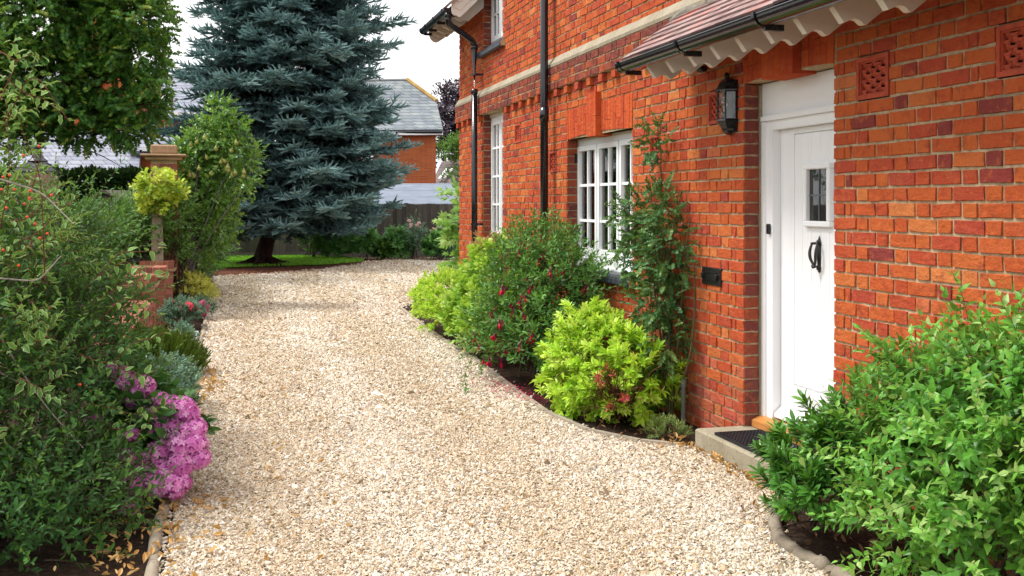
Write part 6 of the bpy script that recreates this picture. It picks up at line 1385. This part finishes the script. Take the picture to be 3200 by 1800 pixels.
# shed
sh = thing('garden_shed', 'low brown timber shed with a pitched roof below the dark hedge', 'shed', tuple(at(310, 700, 17.6)*np.array((1, 1, 0))))
r_ = MB(); q0, q1, q2 = at(178, 690, 17.6), at(322, 598, 17.6), at(180, 690, 17.6); dv = np.array((1.05, 1.9, 0))
quadp(r_, [at(165, 686, 17.5), at(165, 686, 17.5)+dv, at(322, 600, 17.5)+dv, at(322, 600, 17.5)], .04); quadp(r_, [at(322, 600, 17.5), at(322, 600, 17.5)+dv, at(480, 692, 17.5)+dv, at(480, 692, 17.5)], .04)
put(r_, 'roof', M['shedwood'], sh)
r_ = MB(); p0, p1 = at(185, 720, 17.6), at(465, 720, 17.6); zA, zM = at(185, 682, 17.6)[2], at(322, 606, 17.6)[2]; pm = (p0+p1)/2
poly_block(r_, [(p0[0], p0[1], 0), (p1[0], p1[1], 0), (p1[0], p1[1], zA), (pm[0], pm[1], zM), (p0[0], p0[1], zA)], dv*.95); put(r_, 'wall', M['shedwood'], sh)
# clipped conifer hedge
ch = plant('conifer_hedge', 'clipped dark conifer hedge in front of the slate roofed house', 'hedge', tuple(at(330, 650, 21)*np.array((1, 1, 0))))
mc = m_leaf('conifer_leaf', [(0, (.006, .02, .006)), (.5, (.02, .06, .012)), (1, (.08, .16, .03))], .6, .1)
mb = MB(); n = 5200; px = rng.uniform(-40, 480, n); fz = rng.uniform(0, 1, n)**1.5; top = rng.uniform(0, 1, n) < .45
Z_ = np.where(top, rng.uniform(21, 22.6, n), 21); P = np.array([at(x, 640, q) for x, q in zip(px, Z_)]); zt3 = 2.04+.03*np.sin(px*.05); P[:, 2] = np.where(top, zt3+rng.normal(0, .03, n), zt3*(1-fz)+.0); 
D = np.where(top[:, None], np.array((0, -.2, 1.)), np.array((-.1, -1., .5)))+rng.normal(0, .35, (n, 3)); ct = shoot(LF_TINY, 16, .16, .045, 50, 'rad', .002); mb.scatter(ct, P, rots(D, rng.normal(0, 1, (n, 3))), rng.uniform(.8, 1.3, n), .35+.25*top+rng.normal(0, .12, n)); put(mb, 'foliage', [mc, BARKD], ch)
mb = MB(); a, b = at(-40, 640, 21.15), at(475, 640, 21.15); mb.hexa([(a[0], a[1], 0), (b[0], b[1], 0), (b[0]+.3, b[1]+1.3, 0), (a[0]+.3, a[1]+1.3, 0), (a[0], a[1], 1.95), (b[0], b[1], 1.95), (b[0]+.3, b[1]+1.3, 1.95), (a[0]+.3, a[1]+1.3, 1.95)]); put(mb, 'shade_core', m_plain('hedge_shade', (.012, .02, .01), .95, .05), ch)  # near-black box paints the shade deep inside the hedge
# copper beech and green trees far right
cp = plant('copper_beech', 'tall purple leaved beech far behind the neighbour houses', 'tree', tuple(at(1440, 650, 66)*np.array((1, 1, 0))))
mcp = m_leaf('copper_leaf', [(0, (.018, .012, .024)), (.5, (.045, .03, .055)), (1, (.13, .09, .12))], .5, .15)
bt = [shoot(LF_OV, 12, .9, .26, 60, 'alt', .01, .2, flat=1.) for _ in range(4)]
cbl = [blob(1420, 330, 66, 1.1, 1.5, 1.0), blob(1400, 400, 66, .9, 1.2, 1.0), blob(1410, 470, 66, .9, 1.2, .9), blob(1500, 350, 67, 2, 2, 2), blob(1490, 450, 67, 2, 2, 2), blob(1600, 300, 68, 2.5, 2.5, 2.5), blob(1395, 345, 66, .5, .8, .5)]
mb = MB(); foliage(mb, cbl, bt, 1500, up=.3, noise=.6, shell=(.2, 1.1), low=-.8, keep=0, rmid=.5, rvar=.2); put(mb, 'crown', [mcp, BARKD], cp)
tk = MB(); c0 = at(1470, 650, 67)*np.array((1, 1, 0)); tk.tube([c0, c0+(0, 0, 4), c0+(0, 0, 8)], [.4, .3, .1], 8); stems(tk, c0+(0, 0, 2.5), [b[0] for b in cbl], .12, .1, .1); put(tk, 'trunk', BARKD, cp)
for lb, bl, zz_ in (('green leafy tree showing between the copper beech and the tiled outbuilding', [blob(1412, 478, 60, .7, 1.0, .35), blob(1450, 465, 60, .8, 1, .5)], 200), ('light green bush in front of the pale gable beside the house corner', [blob(1420, 565, 50, .45, .6, .45), blob(1450, 560, 50, .5, .6, .5)], 120)):
    bush('leafy_tree' if 'tree' in lb else 'leafy_bush', lb, 'tree' if 'tree' in lb else 'bush', bl, MID if 'tree' in lb else mpe, bt if 'tree' in lb else [shoot(LF_OV, 9, .3, .12, 60, 'alt', .004)], zz_, up=.4, low=-.6, size=.55 if 'tree' in lb else 1.)
# fences
def fence(name, label, a, b, h, mat, wd=.125, boards=True):
    t = thing(name, label, 'fence', (a[0], a[1], 0)); a = np.array(a, float); b = np.array(b, float); L_ = np.linalg.norm(b-a); d = (b-a)/L_; n_ = np.array((d[1], -d[0]))
    mb = MB(); s = 0; i = 0
    while s < L_:
        w2 = wd*rng.uniform(.92, 1.08); p = a+d*s; q = a+d*min(s+w2*1.08, L_); o = n_*(.0 if i % 2 else .012); hh = h+rng.normal(0, .006)
        c4_ = [p+o, q+o*.2, q+o*.2-n_*.014, p+o-n_*.014]; mb.hexa([(*v, .12) for v in c4_]+[(*v, hh) for v in c4_], rnd=random.random()); s += w2; i += 1
    put(mb, 'boards', mat, t)
    gb = MB(); c4_ = [a+n_*.02, b+n_*.02, b-n_*.02, a-n_*.02]; gb.hexa([(*v, -.02) for v in c4_]+[(*v, .13) for v in c4_]); put(gb, 'gravel_board', mat, t)
    k = int(L_/2.4)
    for j in range(k+1):
        p = a+d*(L_*j/k)-n_*.06; pb_ = MB(); pb_.box(p[0]-.05, p[0]+.05, p[1]-.05, p[1]+.05, -.02, h+.03, rnd=.4); put(pb_, 'post', mat, t)
    return t
fence('board_fence', 'dark weathered close board fence behind the far flower border', (-.85, 31.3), (7.2, 29.2), 1.52, M['fence_dark'])
fence('board_fence', 'paler weathered board fence behind the spruce and lawn', (-6.5, 30.9), (-.95, 31.25), 1.42, M['fence_light'], .14)
sg = MB(); a_ = at(545, 740, 27); 
for q in range(3): sg.box(a_[0]+.05, a_[0]+1.1, a_[1], a_[1]+.03, .35+.33*q, .45+.33*q)
for q in (0, 1.1): sg.box(a_[0]+q, a_[0]+q+.09, a_[1]-.02, a_[1]+.07, 0, 1.15)
tag(sg.build('low_gate', M['fence_light']), 'short open railed gate between the rose bush and the pale fence', 'gate')
# border plants by the fence
DKG = m_leaf('rhododendron_leaf', [(0, (.02, .07, .025)), (.5, (.06, .20, .05)), (.85, (.16, .36, .10)), (1, (.3, .5, .18))], .4, .25)
ros = [shoot(LF_LONG, 11, .12, .19, 72, 'rad', .004, 0, taper=.1, start=.5) for _ in range(3)]
def sbed(px, py, Z, rx, rz): c_ = at(px, py, Z); return ((c_[0], c_[1], rz*.8), (rx, .35, rz))
bush('willow_leaved_shrub', 'narrow leaved shrub with pinkish tips at the left end of the fence border', 'shrub', [sbed(975, 760, 29, .27, .5), sbed(1010, 760, 29, .25, .52)], MID, [shoot(LF_LONG, 16, .3, .07, 50, 'rad', .003, .1) for _ in range(3)], 330, up=1.)
bush('rhododendron', 'rhododendron with whorled glossy leaves second in the fence border', 'shrub', [sbed(1065, 770, 29, .36, .4)], DKG, ros, 170, up=.6)
bush('rhododendron', 'rhododendron with whorled leaves in the middle of the fence border', 'shrub', [sbed(1145, 775, 29, .34, .38)], DKG, ros, 150, up=.6)
bush('low_ground_plant', 'low spreading geranium foliage in the fence border', 'plant', [sbed(1195, 790, 28.8, .38, .24)], MID, [shoot(LF_VIB, 5, .12, .09, 60, 'rad', .003)], 150, up=.7)
bush('dark_leaved_shrub', 'dark narrow shrub left of the pink peony', 'shrub', [sbed(1240, 770, 29, .26, .42)], DKG, ros, 90, up=.6)
pn = bush('peony', 'grey green peony with pink blooms against the dark fence', 'peony', [sbed(1295, 760, 28.8, .30, .48), sbed(1300, 730, 29, .2, .62)], BG, ovm, 330, up=.8)
an = bush('anemone', 'leafy green anemone with pale pink flowers at the right of the border', 'plant', [sbed(1365, 780, 28.6, .36, .36), sbed(1385, 760, 28.8, .25, .44)], DKG, [shoot(LF_VIB, 5, .16, .12, 60, 'rad', .004)], 250, up=.7)
for root, pts_ in ((pn, ((1278, 692), (1285, 703), (1305, 706), (1308, 712), (1286, 710), (1310, 699))), (an, ((1345, 722), (1352, 716), (1360, 718), (1376, 712), (1390, 719), (1395, 721), (1382, 735)))):
    for x, y in pts_:
        o = bpy.data.objects.new('bloom', rbm); COL.objects.link(o); o.location = Vector(at(x, y, 28.6)); o.scale = (.07 if root is pn else .05,)*3; o.rotation_euler = (.8, .1, x); child(o, root)
    st2 = MB(); stems(st2, (root.location[0], root.location[1], .1), [at(x, y+3, 28.6) for x, y in pts_], .006, .1, .02); put(st2, 'flower_stem', MID, root)
al = plant('allium', 'dried round allium seed head standing above the anemone leaves', 'allium', tuple(at(1380, 765, 28.4)*np.array((1, 1, 0)))); mb = MB(); D = nrm(rng.normal(0, 1, (90, 3))); cc_ = at(1381, 748, 28.4)
mb.scatter((LF_NEED[0], LF_NEED[1], np.zeros(3), np.zeros(3), np.zeros(1, int)), np.tile(cc_, (90, 1)), rots(D, rng.normal(0, 1, (90, 3))), .09, .6); put(mb, 'seed_head', mlit, al); mb = MB(); mb.tube([(cc_[0]-.05, cc_[1], 0), cc_], .006, 5); put(mb, 'stem', BARKB, al)
bush('grey_mound', 'small grey green mound at the right end of the fence border', 'plant', [sbed(1415, 795, 28.4, .30, .2)], BG, [shoot(LF_TINY, 20, .12, .03, 50, 'rad', .002)], 260, up=.7)
fg = plant('fig_tree', 'young fig with large lobed light green leaves beyond the house corner', 'fig', (.75, 17.0, 0))
mfg = m_leaf('fig_leaf', [(0, (.05, .14, .02)), (.5, (.12, .30, .05)), (1, (.34, .50, .14))], .45, .35)
mb = MB(); foliage(mb, [((.70, 17.6, 1.45), (.32, .3, .35)), ((.66, 17.5, .95), (.26, .3, .35)), ((.7, 17.6, .45), (.3, .3, .3)), ((.62, 17.3, 1.2), (.25, .25, .3))], [shoot(LF_FIG, 4, .22, .19, 65, 'alt', .004, .1) for _ in range(3)], 80, noise=.6, rmid=.55, rvar=.2, shell=(.3, 1.05), low=-.8, keep=0); put(mb, 'foliage', [mfg, BARKB], fg)
mb = MB(); stems(mb, (.9, 17.6, 0), [(.7, 17.6, 1.7), (.6, 17.5, 1.2), (.65, 17.5, 1.4), (.7, 17.5, .8)], .02, .05); put(mb, 'stem', BARKB, fg)
# trees behind the viewer's left, reflected in the panes and closing the garden
for i, (x, y, s) in enumerate(((-9, 3, 1.2), (-8.5, 8, 1.), (-9.5, 20.5, 1.7), (-9.3, 14.5, 1.4))):
    bush('garden_tree', ['rounded green tree across the garden opposite the door', 'smaller green tree across the garden opposite the window', 'tallest green tree at the far left of the garden', 'broad green tree between the garden wall and the tallest tree'][i], 'tree', [((x, y, 2.3*s), (1.6*s, 1.8*s, 1.3*s)), ((x+.4, y+.8, 1.2*s), (1.4*s, 1.8*s, 1.1*s))], MID, [shoot(LF_OV, 9, .35, .13, 60, 'alt', .004, .2)], 700, up=.3)
